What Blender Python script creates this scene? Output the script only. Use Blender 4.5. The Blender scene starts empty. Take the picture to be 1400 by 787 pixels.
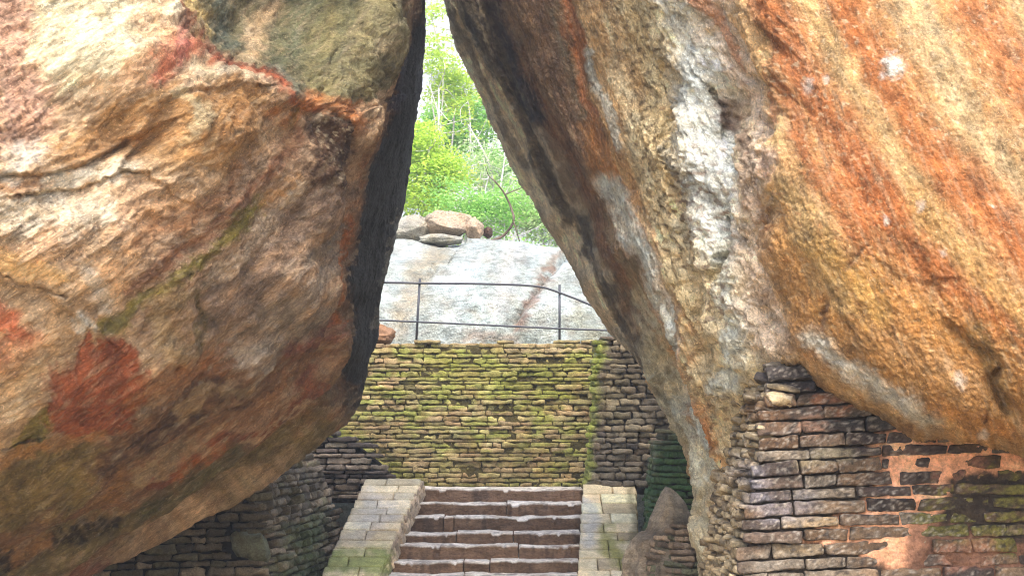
import bpy, math, random
import numpy as np
R = math.radians
S = 1.3                      # metres per layout unit
F = 2000.0                   # focal length in pixels of a 1400 px wide picture
PITCH = R(6.0)
CP, SP = math.cos(PITCH), math.sin(PITCH)
rng = np.random.default_rng(7)
random.seed(7)
scene = bpy.context.scene
col = scene.collection

# ------------------------------------------------------------------ helpers
def P(px, py, Y):
    """world point seen at (px,py) at forward distance Y (layout units)"""
    px = np.asarray(px, float); py = np.asarray(py, float); Y = np.asarray(Y, float)
    dx = (px - 700) / F; up = (393.5 - py) / F
    ry = CP - up * SP; rz = up * CP + SP
    k = Y / ry
    return np.stack(np.broadcast_arrays(dx * k * S, Y * S, rz * k * S), -1)

def proj(v):
    x, y, z = v[..., 0], v[..., 1], v[..., 2]
    d = y * CP + z * SP; u = -y * SP + z * CP
    d = np.where(d < .1, .1, d)
    return 700 + F * x / d, 393.5 - F * u / d

perm = np.random.default_rng(3).permutation(256); perm = np.concatenate([perm, perm, perm])
G = np.array([[1,1,0],[-1,1,0],[1,-1,0],[-1,-1,0],[1,0,1],[-1,0,1],[1,0,-1],[-1,0,-1],[0,1,1],[0,-1,1],[0,1,-1],[0,-1,-1]], np.float32)
def noise(p):
    p = np.asarray(p, np.float32); i = np.floor(p).astype(np.int32); f = p - i; i &= 255
    u = f * f * f * (f * (f * 6 - 15) + 10)
    r = 0
    for a in (0, 1):
        wa = u[..., 0] if a else 1 - u[..., 0]
        for b in (0, 1):
            wb = u[..., 1] if b else 1 - u[..., 1]
            for c in (0, 1):
                wc = u[..., 2] if c else 1 - u[..., 2]
                h = perm[perm[perm[i[..., 0] + a] + i[..., 1] + b] + i[..., 2] + c] % 12
                g = G[h]
                r = r + wa * wb * wc * (g[..., 0] * (f[..., 0] - a) + g[..., 1] * (f[..., 1] - b) + g[..., 2] * (f[..., 2] - c))
    return r
def fbm(p, o=4, ridged=False, gain=.5):
    r = 0; a = 1.; t = 0
    for k in range(o):
        n = noise(p + 17.3 * k)
        if ridged: n = .5 - np.abs(n) * 1.6
        r = r + a * n; t += a; a *= gain; p = p * 2.03
    return r / t
def sstep(a, b, x):
    t = np.clip((x - a) / (b - a), 0, 1); return t * t * (3 - 2 * t)
def lin(c):
    c = np.array(c, float) / 255
    return np.where(c <= .04045, c / 12.92, ((c + .055) / 1.055) ** 2.4)
def pdist(x, y, pts, reach=None):
    if reach is not None:
        q = np.array(pts, float); m = (x > q[:, 0].min() - reach) & (x < q[:, 0].max() + reach) & (y > q[:, 1].min() - reach) & (y < q[:, 1].max() + reach)
        d = np.full(x.shape, 1e4); sg = np.zeros(x.shape); d[m], sg[m] = pdist(x[m], y[m], pts)
        return d, sg
    """distance and signed side to a polyline in the layout"""
    best = np.full(x.shape, 1e9); sd = np.zeros(x.shape); pts = [tuple(map(float, q)) for q in pts]
    if len(pts) == 1:
        return np.hypot(x - pts[0][0], y - pts[0][1]), sd
    for (x0, y0), (x1, y1) in zip(pts[:-1], pts[1:]):
        dx, dy = x1 - x0, y1 - y0; L = dx * dx + dy * dy + 1e-9
        t = np.clip(((x - x0) * dx + (y - y0) * dy) / L, 0, 1)
        ex, ey = x - x0 - t * dx, y - y0 - t * dy
        d = np.hypot(ex, ey); m = d < best
        best = np.where(m, d, best); sd = np.where(m, np.sign(dx * ey - dy * ex), sd)
    return best, sd
def inpoly(x, y, pts):
    """signed distance-like: positive inside polygon"""
    ins = np.zeros(x.shape, bool); n = len(pts)
    for k in range(n):
        x0, y0 = pts[k]; x1, y1 = pts[(k + 1) % n]
        if y0 == y1: continue
        c = (y0 > y) != (y1 > y)
        xi = (x1 - x0) * (y - y0) / (y1 - y0) + x0
        ins ^= c & (x < xi)
    d, _ = pdist(x, y, list(pts) + [pts[0]])
    return np.where(ins, d, -d)

def tps(ctrl, xs, ys, smooth=.0):
    c = np.array(ctrl, float); X, Yv, Z = c[:, 0] / 400, c[:, 1] / 400, c[:, 2]
    def U(r2): return .5 * r2 * np.log(r2 + 1e-12)
    n = len(c); K = U((X[:, None] - X) ** 2 + (Yv[:, None] - Yv) ** 2) + np.eye(n) * smooth
    Q = np.stack([np.ones(n), X, Yv], 1)
    A = np.block([[K, Q], [Q.T, np.zeros((3, 3))]])
    w = np.linalg.solve(A, np.concatenate([Z, [0, 0, 0]]))
    x = xs / 400; y = ys / 400
    r = w[n] + w[n + 1] * x + w[n + 2] * y
    for k in range(n): r = r + w[k] * U((x - X[k]) ** 2 + (y - Yv[k]) ** 2)
    return r

def mesh_obj(name, v, faces, mat, base=None, parent=None, cols=None, smooth=True, gloss=None):
    v = np.asarray(v, float).reshape(-1, 3)
    if base is None:
        base = np.array(parent.location) if parent is not None else np.array([v[:, 0].mean(), v[:, 1].mean(), v[:, 2].min()])
    base = np.asarray(base, float)
    me = bpy.data.meshes.new(name)
    if isinstance(faces, np.ndarray):
        n, k = faces.shape
        me.vertices.add(len(v)); me.vertices.foreach_set('co', (v - base).astype(np.float32).ravel())
        me.loops.add(n * k); me.loops.foreach_set('vertex_index', faces.astype(np.int32).ravel())
        me.polygons.add(n); me.polygons.foreach_set('loop_start', np.arange(0, n * k, k, dtype=np.int32))
        me.update(calc_edges=True); me.validate()
    else:
        me.from_pydata((v - base).tolist(), [], faces); me.update()
    me.polygons.foreach_set('use_smooth', [smooth] * len(me.polygons))
    if cols is not None:
        a = me.color_attributes.new('Col', 'FLOAT_COLOR', 'POINT')
        c = np.ones((len(v), 4), np.float32); c[:, :3] = cols
        if gloss is not None: c[:, 3] = gloss
        a.data.foreach_set('color', c.ravel())
    me.materials.append(mat)
    o = bpy.data.objects.new(name, me); col.objects.link(o)
    if parent is not None:
        o.parent = parent; o.location = base - np.array(parent.location)
    else: o.location = base
    return o
def tag(o, label=None, cat=None, group=None, kind=None):
    if label: o['label'] = label
    if cat: o['category'] = cat
    if group: o['group'] = group
    if kind: o['kind'] = kind
    return o
def empty(name, loc, label, cat, group=None):
    o = bpy.data.objects.new(name, None); col.objects.link(o); o.location = [float(q) for q in loc]
    o.empty_display_size = .2
    return tag(o, label, cat, group)

# ------------------------------------------------------------------ materials
def nodes(name):
    m = bpy.data.materials.new(name); m.use_nodes = True; nt = m.node_tree
    return m, nt, nt.nodes['Principled BSDF']
def N(nt, t, **k):
    n = nt.nodes.new(t)
    for a, b in k.items():
        if a in n.inputs.keys(): n.inputs[a].default_value = b
        else: setattr(n, a, b)
    return n
def rock_mat(name, scale=1., bump=.5, rough=.8, speck=.35, var=.5, stretch=(1, 1, 1), rot=(0, 0, 0), wet=0.):
    m, nt, b = nodes(name); L = nt.links.new
    tc = N(nt, 'ShaderNodeTexCoord'); mp = N(nt, 'ShaderNodeMapping', vector_type='TEXTURE')
    mp.inputs['Scale'].default_value = stretch; mp.inputs['Rotation'].default_value = rot
    L(tc.outputs['Object'], mp.inputs['Vector'])
    at = N(nt, 'ShaderNodeAttribute', attribute_name='Col')
    n1 = N(nt, 'ShaderNodeTexNoise', Scale=7 * scale, Detail=9, Roughness=.68); L(mp.outputs[0], n1.inputs['Vector'])
    n2 = N(nt, 'ShaderNodeTexNoise', Scale=38 * scale, Detail=5, Roughness=.7); L(mp.outputs[0], n2.inputs['Vector'])
    n3 = N(nt, 'ShaderNodeTexVoronoi', Scale=26 * scale); L(tc.outputs['Object'], n3.inputs['Vector'])
    # tonal variation
    r1 = N(nt, 'ShaderNodeMapRange'); r1.inputs['From Min'].default_value = .3; r1.inputs['From Max'].default_value = .7
    r1.inputs['To Min'].default_value = 1 - var; r1.inputs['To Max'].default_value = 1 + var * .75
    L(n1.outputs['Fac'], r1.inputs['Value'])
    r2 = N(nt, 'ShaderNodeMapRange'); r2.inputs['From Min'].default_value = .3; r2.inputs['From Max'].default_value = .7
    r2.inputs['To Min'].default_value = .58; r2.inputs['To Max'].default_value = 1.42
    L(n2.outputs['Fac'], r2.inputs['Value'])
    mu = N(nt, 'ShaderNodeMath', operation='MULTIPLY'); L(r1.outputs[0], mu.inputs[0]); L(r2.outputs[0], mu.inputs[1])
    vm = N(nt, 'ShaderNodeVectorMath', operation='SCALE'); L(at.outputs['Color'], vm.inputs[0]); L(mu.outputs[0], vm.inputs['Scale'])
    # pale mineral specks
    n4 = N(nt, 'ShaderNodeTexNoise', Scale=60 * scale, Detail=3, Roughness=.6); L(tc.outputs['Object'], n4.inputs['Vector'])
    r4 = N(nt, 'ShaderNodeMapRange'); r4.inputs['From Min'].default_value = .585; r4.inputs['From Max'].default_value = .65
    r4.inputs['To Max'].default_value = speck; L(n4.outputs['Fac'], r4.inputs['Value'])
    sc = N(nt, 'ShaderNodeVectorMath', operation='SCALE'); sc.inputs['Scale'].default_value = 1.9; L(at.outputs['Color'], sc.inputs[0])
    ad = N(nt, 'ShaderNodeVectorMath', operation='ADD'); ad.inputs[1].default_value = (.014, .014, .013); L(sc.outputs[0], ad.inputs[0])
    mx = N(nt, 'ShaderNodeMix', data_type='RGBA'); L(r4.outputs[0], mx.inputs[0]); L(vm.outputs[0], mx.inputs[6]); L(ad.outputs[0], mx.inputs[7])
    L(mx.outputs[2], b.inputs['Base Color'])
    # roughness from alpha (1 dry, 0 wet)
    rr = N(nt, 'ShaderNodeMapRange'); rr.inputs['To Min'].default_value = .38; rr.inputs['To Max'].default_value = rough
    L(at.outputs['Alpha'], rr.inputs['Value']); L(rr.outputs[0], b.inputs['Roughness'])
    b.inputs['Specular IOR Level'].default_value = .18
    # bump: three scales
    a1 = N(nt, 'ShaderNodeMath', operation='MULTIPLY'); a1.inputs[1].default_value = 1.6; L(n1.outputs['Fac'], a1.inputs[0])
    a2 = N(nt, 'ShaderNodeMath', operation='MULTIPLY_ADD'); a2.inputs[1].default_value = .55; L(n2.outputs['Fac'], a2.inputs[0]); L(a1.outputs[0], a2.inputs[2])
    a3 = N(nt, 'ShaderNodeMath', operation='MULTIPLY_ADD'); a3.inputs[1].default_value = .25; L(n3.outputs['Distance'], a3.inputs[0]); L(a2.outputs[0], a3.inputs[2])
    bp = N(nt, 'ShaderNodeBump', Strength=bump, Distance=.06 / scale); L(a3.outputs[0], bp.inputs['Height']); L(bp.outputs[0], b.inputs['Normal'])
    return m
M_left = rock_mat('boulder_stone', 1., 1., speck=.6, stretch=(2.4, 1, .62), rot=(0, R(-38), 0))
M_right = rock_mat('striped_boulder_stone', 1.15, 1., speck=.6, stretch=(1.5, 1, .72), rot=(0, R(60), 0))
M_slab = rock_mat('pale_outcrop_stone', .7, 1., rough=.9, speck=.5, var=.35)
M_brick = rock_mat('old_brick', 1.3, .5, rough=.9, speck=.3, var=.45)
M_ramp = rock_mat('smooth_paving_brick', 1.3, .3, rough=.9, speck=.2, var=.3)
M_step = rock_mat('step_stone', 1.2, .6, rough=.75, speck=.25, var=.45, stretch=(2, 1, .8))
M_soil = rock_mat('packed_earth', 1.0, .8, rough=.95, speck=.2, var=.4)

def metal():
    m, nt, b = nodes('painted_iron'); L = nt.links.new
    n = N(nt, 'ShaderNodeTexNoise', Scale=25, Detail=4); cr = N(nt, 'ShaderNodeValToRGB')
    cr.color_ramp.elements[0].color = (.035, .04, .055, 1); cr.color_ramp.elements[1].color = (.09, .085, .085, 1)
    cr.color_ramp.elements[0].position = .45; cr.color_ramp.elements[1].position = .7
    L(n.outputs['Fac'], cr.inputs[0]); L(cr.outputs[0], b.inputs['Base Color'])
    b.inputs['Roughness'].default_value = .5; b.inputs['Metallic'].default_value = .2
    return m
M_metal = metal()
def leaf_mat(name, c1, c2):
    m, nt, b = nodes(name); L = nt.links.new
    gi = N(nt, 'ShaderNodeNewGeometry'); cr = N(nt, 'ShaderNodeValToRGB')
    cr.color_ramp.elements[0].color = (*c1, 1); cr.color_ramp.elements[1].color = (*c2, 1)
    L(gi.outputs['Random Per Island'], cr.inputs[0])
    L(cr.outputs[0], b.inputs['Base Color']); b.inputs['Roughness'].default_value = .5
    tr = N(nt, 'ShaderNodeBsdfTranslucent'); L(cr.outputs[0], tr.inputs['Color'])
    mx = N(nt, 'ShaderNodeMixShader'); mx.inputs[0].default_value = .5
    L(b.outputs[0], mx.inputs[1]); L(tr.outputs[0], mx.inputs[2])
    L(mx.outputs[0], nt.nodes['Material Output'].inputs['Surface'])
    return m
M_leafA = leaf_mat('fresh_leaves', (.34, .56, .05), (.68, .80, .12))
M_leafB = leaf_mat('green_leaves', (.20, .48, .08), (.46, .70, .18))
M_leafC = leaf_mat('pale_leaves', (.36, .56, .22), (.62, .74, .36))
def bark_mat():
    m, nt, b = nodes('pale_bark'); L = nt.links.new
    n = N(nt, 'ShaderNodeTexNoise', Scale=6, Detail=6); cr = N(nt, 'ShaderNodeValToRGB')
    cr.color_ramp.elements[0].color = (.34, .32, .29, 1); cr.color_ramp.elements[1].color = (.66, .64, .60, 1)
    cr.color_ramp.elements[0].position = .35; cr.color_ramp.elements[1].position = .65
    L(n.outputs['Fac'], cr.inputs[0]); L(cr.outputs[0], b.inputs['Base Color']); b.inputs['Roughness'].default_value = .85
    bp = N(nt, 'ShaderNodeBump', Strength=.5, Distance=.02); L(n.outputs['Fac'], bp.inputs['Height']); L(bp.outputs[0], b.inputs['Normal'])
    return m
M_bark = bark_mat()
def dark_bark():
    m, nt, b = nodes('dead_bark'); b.inputs['Roughness'].default_value = .9
    n = N(nt, 'ShaderNodeTexNoise', Scale=8, Detail=6); cr = N(nt, 'ShaderNodeValToRGB')
    cr.color_ramp.elements[0].color = (.05, .035, .025, 1); cr.color_ramp.elements[1].color = (.16, .11, .07, 1)
    nt.links.new(n.outputs['Fac'], cr.inputs[0]); nt.links.new(cr.outputs[0], b.inputs['Base Color'])
    return m
M_dead = dark_bark()

# ------------------------------------------------------------------ painting of stone colours, with some light and shade mixed in
ALB = .78
MAS = 1.3
class Painter:
    def __init__(s, px, py, wpos, base, warp=14, streak=None):
        s.px, s.py = px, py
        n = len(px)
        q = np.stack([px / 60, py / 60, wpos[:, 1] * .0 + 3.1], 1)
        s.wx = px + warp * 2.2 * fbm(q, 4) + warp * .8 * fbm(q * 7, 3); s.wy = py + warp * 2.2 * fbm(q + 41.7, 4) + warp * .8 * fbm(q * 7 + 11, 3)
        s.c = np.tile(lin(base) * ALB, (n, 1)); s.w = wpos
        s.fine = fbm(np.stack([px / 9, py / 9, px * 0 + .5], 1), 3)
        a = streak if streak is not None else 0.
        u = px * math.cos(a) + py * math.sin(a); v = -px * math.sin(a) + py * math.cos(a)
        s.st = fbm(np.stack([u / 70, v / 9, px * 0 + 1.5], 1), 4)
        s.g = np.ones(n)
    def mixc(s, a, c):
        c = lin(c) * ALB; s.c = s.c * (1 - a[:, None]) + c * a[:, None]
    def stroke(s, pts, w, c, a=1., soft=.6, brk=.0, spk=.0, gloss=None):
        spk = max(spk, .3); soft = max(soft, .7)
        d, _ = pdist(s.wx, s.wy, pts, w * 4 + 20)
        al = 1 - sstep(w * (1 - soft), w * (1 + soft), d + w * (1.6 * spk * s.fine + 2.2 * brk * s.st))
        s.mixc(al * a, c)
        if gloss is not None: s.g = s.g * (1 - al * a) + gloss * al * a
    def poly(s, pts, c, a=1., soft=14, brk=.0, spk=0., gloss=None):
        d = inpoly(s.wx, s.wy, pts) + 40 * brk * s.st + 25 * spk * s.fine
        al = sstep(-soft, soft, d); s.mixc(al * a, c)
        if gloss is not None: s.g = s.g * (1 - al * a) + gloss * al * a
    def specks(s, pts, w, c, a=1., th=.18, sz=6.):
        d, _ = pdist(s.wx, s.wy, pts, w * 2 + 20)
        n = fbm(np.stack([s.px / sz, s.py / sz, s.px * 0 + 9], 1), 2)
        s.mixc((1 - sstep(w * .6, w * 1.3, d)) * sstep(th, th + .1, n) * a, c)
    def lift(s, g=.24, ref=.34):
        l = s.c @ np.array([.25, .65, .10]); k = (ref / np.maximum(l, .01)) ** (g * sstep(.012, .05, l))
        s.c = s.c * np.where(k > 1, k, k ** .6)[:, None]
        l = (s.c @ np.array([.25, .65, .10]))[:, None]; s.c = l + (s.c - l) * .95; s.c[:, 2] *= .86
    def dissolve(s, a, wl, el=5, am=1.):
        u = s.px * math.cos(a) + s.py * math.sin(a); v = -s.px * math.sin(a) + s.py * math.cos(a)
        k = fbm(np.stack([u / (wl * el), v / wl, u * 0 + 77], 1), 4)
        l = (s.c @ np.array([.25, .65, .10]))[:, None]
        t = sstep(.08, .3, k)[:, None] * (l > .02) * .32 * am; s.c = s.c * (1 - t) + (s.c * .45 + lin((196, 172, 146)) * ALB * .6) * t
        t = sstep(.1, .32, -k)[:, None] * (l > .02) * .3 * am; s.c = s.c * (1 - t) + (s.c * .45 + lin((92, 70, 50)) * ALB * .25) * t
    def mottle(s, amt=.18, hue=.05):
        n1 = fbm(np.stack([s.px / 33, s.py / 33, s.px * 0 + 5], 1), 4); n2 = fbm(np.stack([s.px / 20, s.py / 20, s.px * 0 + 15], 1), 3)
        f = 1 + amt * 3.2 * n1 + amt * 2.2 * s.st
        s.c = s.c * np.clip(f, .4, 1.7)[:, None]
        s.c[:, 0] *= np.clip(1 + hue * 3 * n2, .7, 1.3); s.c[:, 2] *= np.clip(1 - hue * 4 * n2, .6, 1.4)
        s.c = np.clip(s.c, .008, .82)

# ------------------------------------------------------------------ the two great boulders
def boulder(name, sil, far_px, rows, ctrl, side, feats, disp, paintf, base_col, mat, streak, bottom=None, warp=14, step=2.0, back=None, label='', rim=(30, .25)):
    ys = np.arange(rows[0], rows[1] + .1, step)
    sx = np.interp(ys, [q[1] for q in sil], [q[0] for q in sil])
    nU = int(abs(far_px - np.mean(sx)) / step)
    t = np.linspace(0, 1, nU)
    PX = far_px + (sx[:, None] - far_px) * t[None, :]
    PY = np.repeat(ys[:, None], nU, 1)
    Yq = tps(ctrl, PX[::10, ::2], PY[::10, ::2]); dY = np.abs(np.diff(Yq, axis=1)) / Yq[:, 1:] * 2000 * .75
    dP = np.abs(np.diff(PX[::10, ::2], axis=1)); cost = np.cumsum(np.hypot(dP, dY), 1); cost = np.concatenate([cost[:, :1] * 0, cost], 1)
    tt = t[::2]; nU = int(nU * 1.3); tr = np.stack([np.interp(np.linspace(0, c[-1], nU), c, tt[:len(c)] * (1 / tt[len(c) - 1])) for c in cost])
    yi = np.arange(len(ys)) / 10; i0 = np.clip(yi.astype(int), 0, len(tr) - 2); fr = np.clip(yi - i0, 0, 1)[:, None]
    t2 = tr[i0] * (1 - fr) + tr[i0 + 1] * fr
    PX = far_px + (sx[:, None] - far_px) * t2; PY = np.repeat(ys[:, None], nU, 1)
    Y = tps(ctrl, PX, PY)
    d, _ = pdist(PX, PY, sil)
    rr, rk = rim
    q = np.clip(1 - d / rr, 0, 1)
    Y = Y + rk * (1 - np.sqrt(np.clip(1 - q * q, 0, 1)))
    if bottom is not None: Y = bottom(PX, PY, Y)
    V0 = P(PX, PY, Y)
    wx = PX + 7 * fbm(np.stack([PX / 40, PY / 40, PX * 0], -1), 3) + 4 * fbm(np.stack([PX / 9, PY / 9, PX * 0], -1), 2); wy = PY + 7 * fbm(np.stack([PX / 40, PY / 40, PX * 0 + 7], -1), 3) + 4 * fbm(np.stack([PX / 9, PY / 9, PX * 0 + 7], -1), 2)
    for kind, pts, w, h, ext in feats:
        dd, sg = pdist(wx, wy, pts, max(w, ext) * 4 + 20)
        if kind == 'crack': Y = Y + h * np.exp(-(dd / w) ** 2)
        else: Y = Y + h * (.5 + .5 * np.tanh(sg * dd / w)) * np.exp(-(dd / ext) ** 2)
    V = P(PX, PY, Y)
    # back of the boulder: a ring of points closing each row behind the visible face
    Sp = V[:, -1]; Fp = V[:, 0]
    Ed = (V[:, -1] - V[:, -2]); 
    ray = Sp / np.linalg.norm(Sp, axis=1)[:, None]
    nB = 60; tb = np.linspace(0, 1, nB + 2)[1:-1]
    b1 = Sp + ray * .7 * S
    b1[:, 0] += -.15 * side
    b2 = Sp * 0; b2[:, 0] = side * 4.6 * S * -1 + Sp[:, 0]; b2[:, 1] = Sp[:, 1] + 2.0 * S; b2[:, 2] = Sp[:, 2] * .9
    b2x = Fp.copy(); b2x[:, 0] -= side * 1.5 * S; b2x[:, 1] += 5 * S
    ctrlp = [Sp, b1, b2, b2x, Fp]
    def bez(t):
        n = 4; r = 0
        for k in range(5): r = r + math.comb(4, k) * (1 - t) ** (4 - k) * t ** k * ctrlp[k][:, None, :]
        return r
    Bk = bez(tb[None, :, None])
    V = np.concatenate([V, Bk], 1); V0 = np.concatenate([V0, Bk], 1)
    PXa = np.concatenate([PX, np.repeat(PX[:, -1:], nB // 2, 1), np.repeat(PX[:, :1], nB - nB // 2, 1)], 1)
    PYa = np.repeat(ys[:, None], V.shape[1], 1)
    nr, nc = V.shape[:2]
    # caps: rings shrinking upward / downward
    caps_t, caps_b = [], []
    for k in range(1, 13):
        a = k / 12 * math.pi / 2
        for row, lst, sgn in ((V[0], caps_t, 1), (V[-1], caps_b, -1)):
            c = row.mean(0); r = c + (row - c) * max(math.cos(a), .01); r[:, 2] += sgn * math.sin(a) * (1.0 if sgn > 0 else .5) * S
            lst.append(r)
    V = np.concatenate([np.array(caps_t[::-1]), V, np.array(caps_b)], 0); V0 = np.concatenate([np.array(caps_t[::-1]), V0, np.array(caps_b)], 0)
    PXa = np.concatenate([np.repeat(PXa[:1], 12, 0), PXa, np.repeat(PXa[-1:], 12, 0)], 0)
    PYa = np.concatenate([np.repeat(PYa[:1], 12, 0), PYa, np.repeat(PYa[-1:], 12, 0)], 0)
    nr = V.shape[0]
    # normals
    du = np.roll(V0, -4, 1) - np.roll(V0, 4, 1); dv = np.gradient(V0, axis=0)
    n = np.cross(du, dv); n /= np.linalg.norm(n, axis=2)[..., None] + 1e-9
    mid = V[nr // 2, nU // 2]
    if n[nr // 2, nU // 2] @ mid > 0: n = -n
    h = disp(V, PXa, PYa)
    V = V + n * h[..., None]
    vf = V.reshape(-1, 3)
    i = np.arange(nr - 1)[:, None] * nc; j = np.arange(nc)[None, :]; j2 = (j + 1) % nc
    f = np.stack([i + j, i + j2, i + nc + j2, i + nc + j], -1).reshape(-1, 4)
    if side < 0: f = f[:, ::-1]
    pt = Painter(PXa.ravel(), PYa.ravel(), vf, base_col, streak=streak, warp=warp)
    paintf(pt); pt.dissolve(streak, 8, 12 if side < 0 else 7, 1.25); pt.dissolve(streak, 3., 9 if side < 0 else 5, 1.1); pt.lift(); pt.mottle()
    return mesh_obj(name, vf, f, mat, base=[vf[:, 0].mean(), vf[:, 1].mean(), vf[:, 2].min()], cols=pt.c, gloss=pt.g)

def rot2(V, ang, su, sv, sy):
    u = V[..., 0] * math.cos(ang) + V[..., 2] * math.sin(ang); v = -V[..., 0] * math.sin(ang) + V[..., 2] * math.cos(ang)
    return np.stack([u * su, v * sv, V[..., 1] * sy], -1)

# ---- left boulder
silL = [(604, -300), (594, -120), (583, 0), (578, 60), (575, 100), (567, 170), (560, 240), (552, 290), (540, 320), (531, 360), (524, 380), (519, 430), (514, 465), (503, 490), (497, 510), (485, 545), (465, 573), (430, 600), (391, 635), (360, 662), (300, 697), (245, 730), (190, 760), (110, 785), (40, 800), (-60, 840), (-200, 900)]
ctL = [(-300,-300,6.7),(-300,0,6.8),(-300,400,7.2),(-300,700,8.6),(-300,900,10),
 (0,-200,7.4),(0,0,7.5),(0,250,7.3),(0,450,7.6),(0,600,8.3),(0,750,9.8),
 (150,0,7.9),(150,100,7.6),(150,200,7.75),(150,300,7.6),(150,400,7.8),(150,550,8.5),(150,700,9.9),
 (300,-200,8.8),(230,0,8.35),(300,130,8.2),(300,250,8.3),(300,400,8.6),(300,550,9.4),(290,660,10.6),
 (400,0,9.6),(400,-200,9.7),(400,170,9.0),(400,300,9.2),(400,450,9.7),(400,570,10.7),
 (470,180,9.6),(460,300,9.8),(460,400,10.1),(460,470,10.5),(445,550,11.2),
 (500,0,10.2),(545,0,10.7),(535,60,10.6),(515,170,10.5),(490,250,10.5),(480,330,10.9),(480,420,11.4),
 (583,0,13.4),(575,100,13.4),(560,240,13.2),(540,320,13.0),(522,400,12.8),(512,465,12.6),(490,520,12.2),(585,-150,13.3),(545,-150,10.9)]
featL = [
 # ledge: the upper grey shell lies deeper than the red rim below it
 ('ledge', [(-60,-120),(150,-50),(215,-5),(245,30),(290,62),(345,85),(395,120),(440,140),(480,152),(520,140)], 4, -.22, 120),
 ('crack', [(215,-5),(245,32),(292,66),(345,90),(395,124)], 5, .10, 0),
 ('ledge', [(0,246),(45,247),(100,237),(150,212),(172,190),(200,178)], 2.5, .06, 40),
 ('crack', [(0,246),(45,247),(100,237),(150,212),(172,190)], 2.2, .05, 0),
 ('ledge', [(30,270),(60,268),(110,260),(160,246),(195,244),(220,258)], 2.0, .05, 34),
 ('crack', [(30,270),(60,268),(110,260),(160,246),(195,244)], 2.0, .045, 0),
 ('ledge', [(170,320),(200,300),(260,270),(300,235),(330,190),(370,160)], 3, .05, 40),
 ('ledge', [(180,205),(215,150),(250,120),(300,110),(350,115)], 4, .07, 50),
 ('ledge', [(0,385),(60,400),(110,440),(125,450)], 3, .06, 40),
 ('crack', [(0,378),(60,400),(90,404)], 2, .04, 0),
 ('ledge', [(120,450),(100,500),(70,540),(50,585),(20,620),(-40,640)], 3, .05, 45),
 ('ledge', [(60,590),(150,560),(230,540),(300,500),(360,470),(430,400)], 4, -.07, 60),
 ('crack', [(160,600),(250,560),(330,545),(400,510),(460,470)], 3, .05, 0),
 ('ledge', [(210,640),(300,590),(380,570),(440,530)], 3, .05, 40),
 ('crack', [(0,775),(90,745),(200,700),(280,670),(360,628),(430,580)], 3.5, .06, 0),
 ('ledge', [(0,730),(120,700),(240,650),(360,600),(460,520)], 4, .08, 50),
 ('ledge', [(475,290),(462,330),(466,380),(455,440),(470,500)], 3, .10, 35),
 ('crack', [(478,290),(466,330),(470,380),(460,440)], 3, .07, 0),
 ('crack', [(430,160),(450,150),(480,175),(482,210),(470,240)], 4, .07, 0),
 ('ledge', [(240,560),(290,530),(350,505),(420,480)], 2.5, .05, 18), ('ledge', [(260,520),(320,500),(380,470)], 2, .045, 14), ('ledge', [(230,600),(300,565),(370,545),(430,515)], 2, .045, 16), ('ledge', [(280,630),(350,590),(420,560)], 2.5, .05, 18),
 ('ledge', [(330,360),(380,300),(430,250)], 2, .04, 20), ('ledge', [(180,400),(240,345),(300,300),(350,250)], 2.2, .045, 22), ('ledge', [(20,690),(120,650),(200,600)], 2.5, .05, 22),
 ('crack', [(262,390),(270,430),(262,470)], 4, .02, 0), ('crack', [(232,492)], 7, .08, 0),
 ('ledge', [(515,30),(505,100),(480,150)], 5, .06, 35), ('crack', [(310,90),(360,40),(390,-20)], 4, .05, 0),
 ('crack', [(440,130),(470,60),(480,0)], 5, .05, 0),
]
def terrace(q, n, a=.35, b=.65):
    T = q * n; f = np.floor(T); return (f + sstep(a, b, T - f)) / n
def dispL(V, px, py):
    big = fbm(V * .45 + 3, 3) * .16
    st = fbm(rot2(V, R(38), .5, 2.6, 1.2), 5) * .11
    rid = fbm(rot2(V, R(35), 1.8, 7.5, 4), 4, ridged=True) * .055
    fin = fbm(V * 11, 4, gain=.6) * .016 + fbm(V * 26, 2, ridged=True) * .010
    # finely crumbled left edge and vertical flutes in the dark cleft
    cl = sstep(-20, 25, inpoly(px, py, [(552,-50),(545,60),(520,170),(500,240),(478,300),(470,360),(478,470),(490,540),(530,520),(600,300),(640,-50)]))
    fl = fbm(np.stack([V[..., 0] * 5, V[..., 1] * 3, V[..., 2] * .8], -1), 4, ridged=True) * .07
    ter = terrace(fbm(rot2(V, R(36), .45, 1.7, .8) + 5, 5), 16) * (.32 - .16 * np.exp(-(((px - 380) / 130) ** 2 + ((py - 340) / 130) ** 2)))
    return (big + st * .5 * (1 - .5 * cl) + (rid * .8 + ter) * (1 - cl) + fin + fl * cl)
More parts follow.
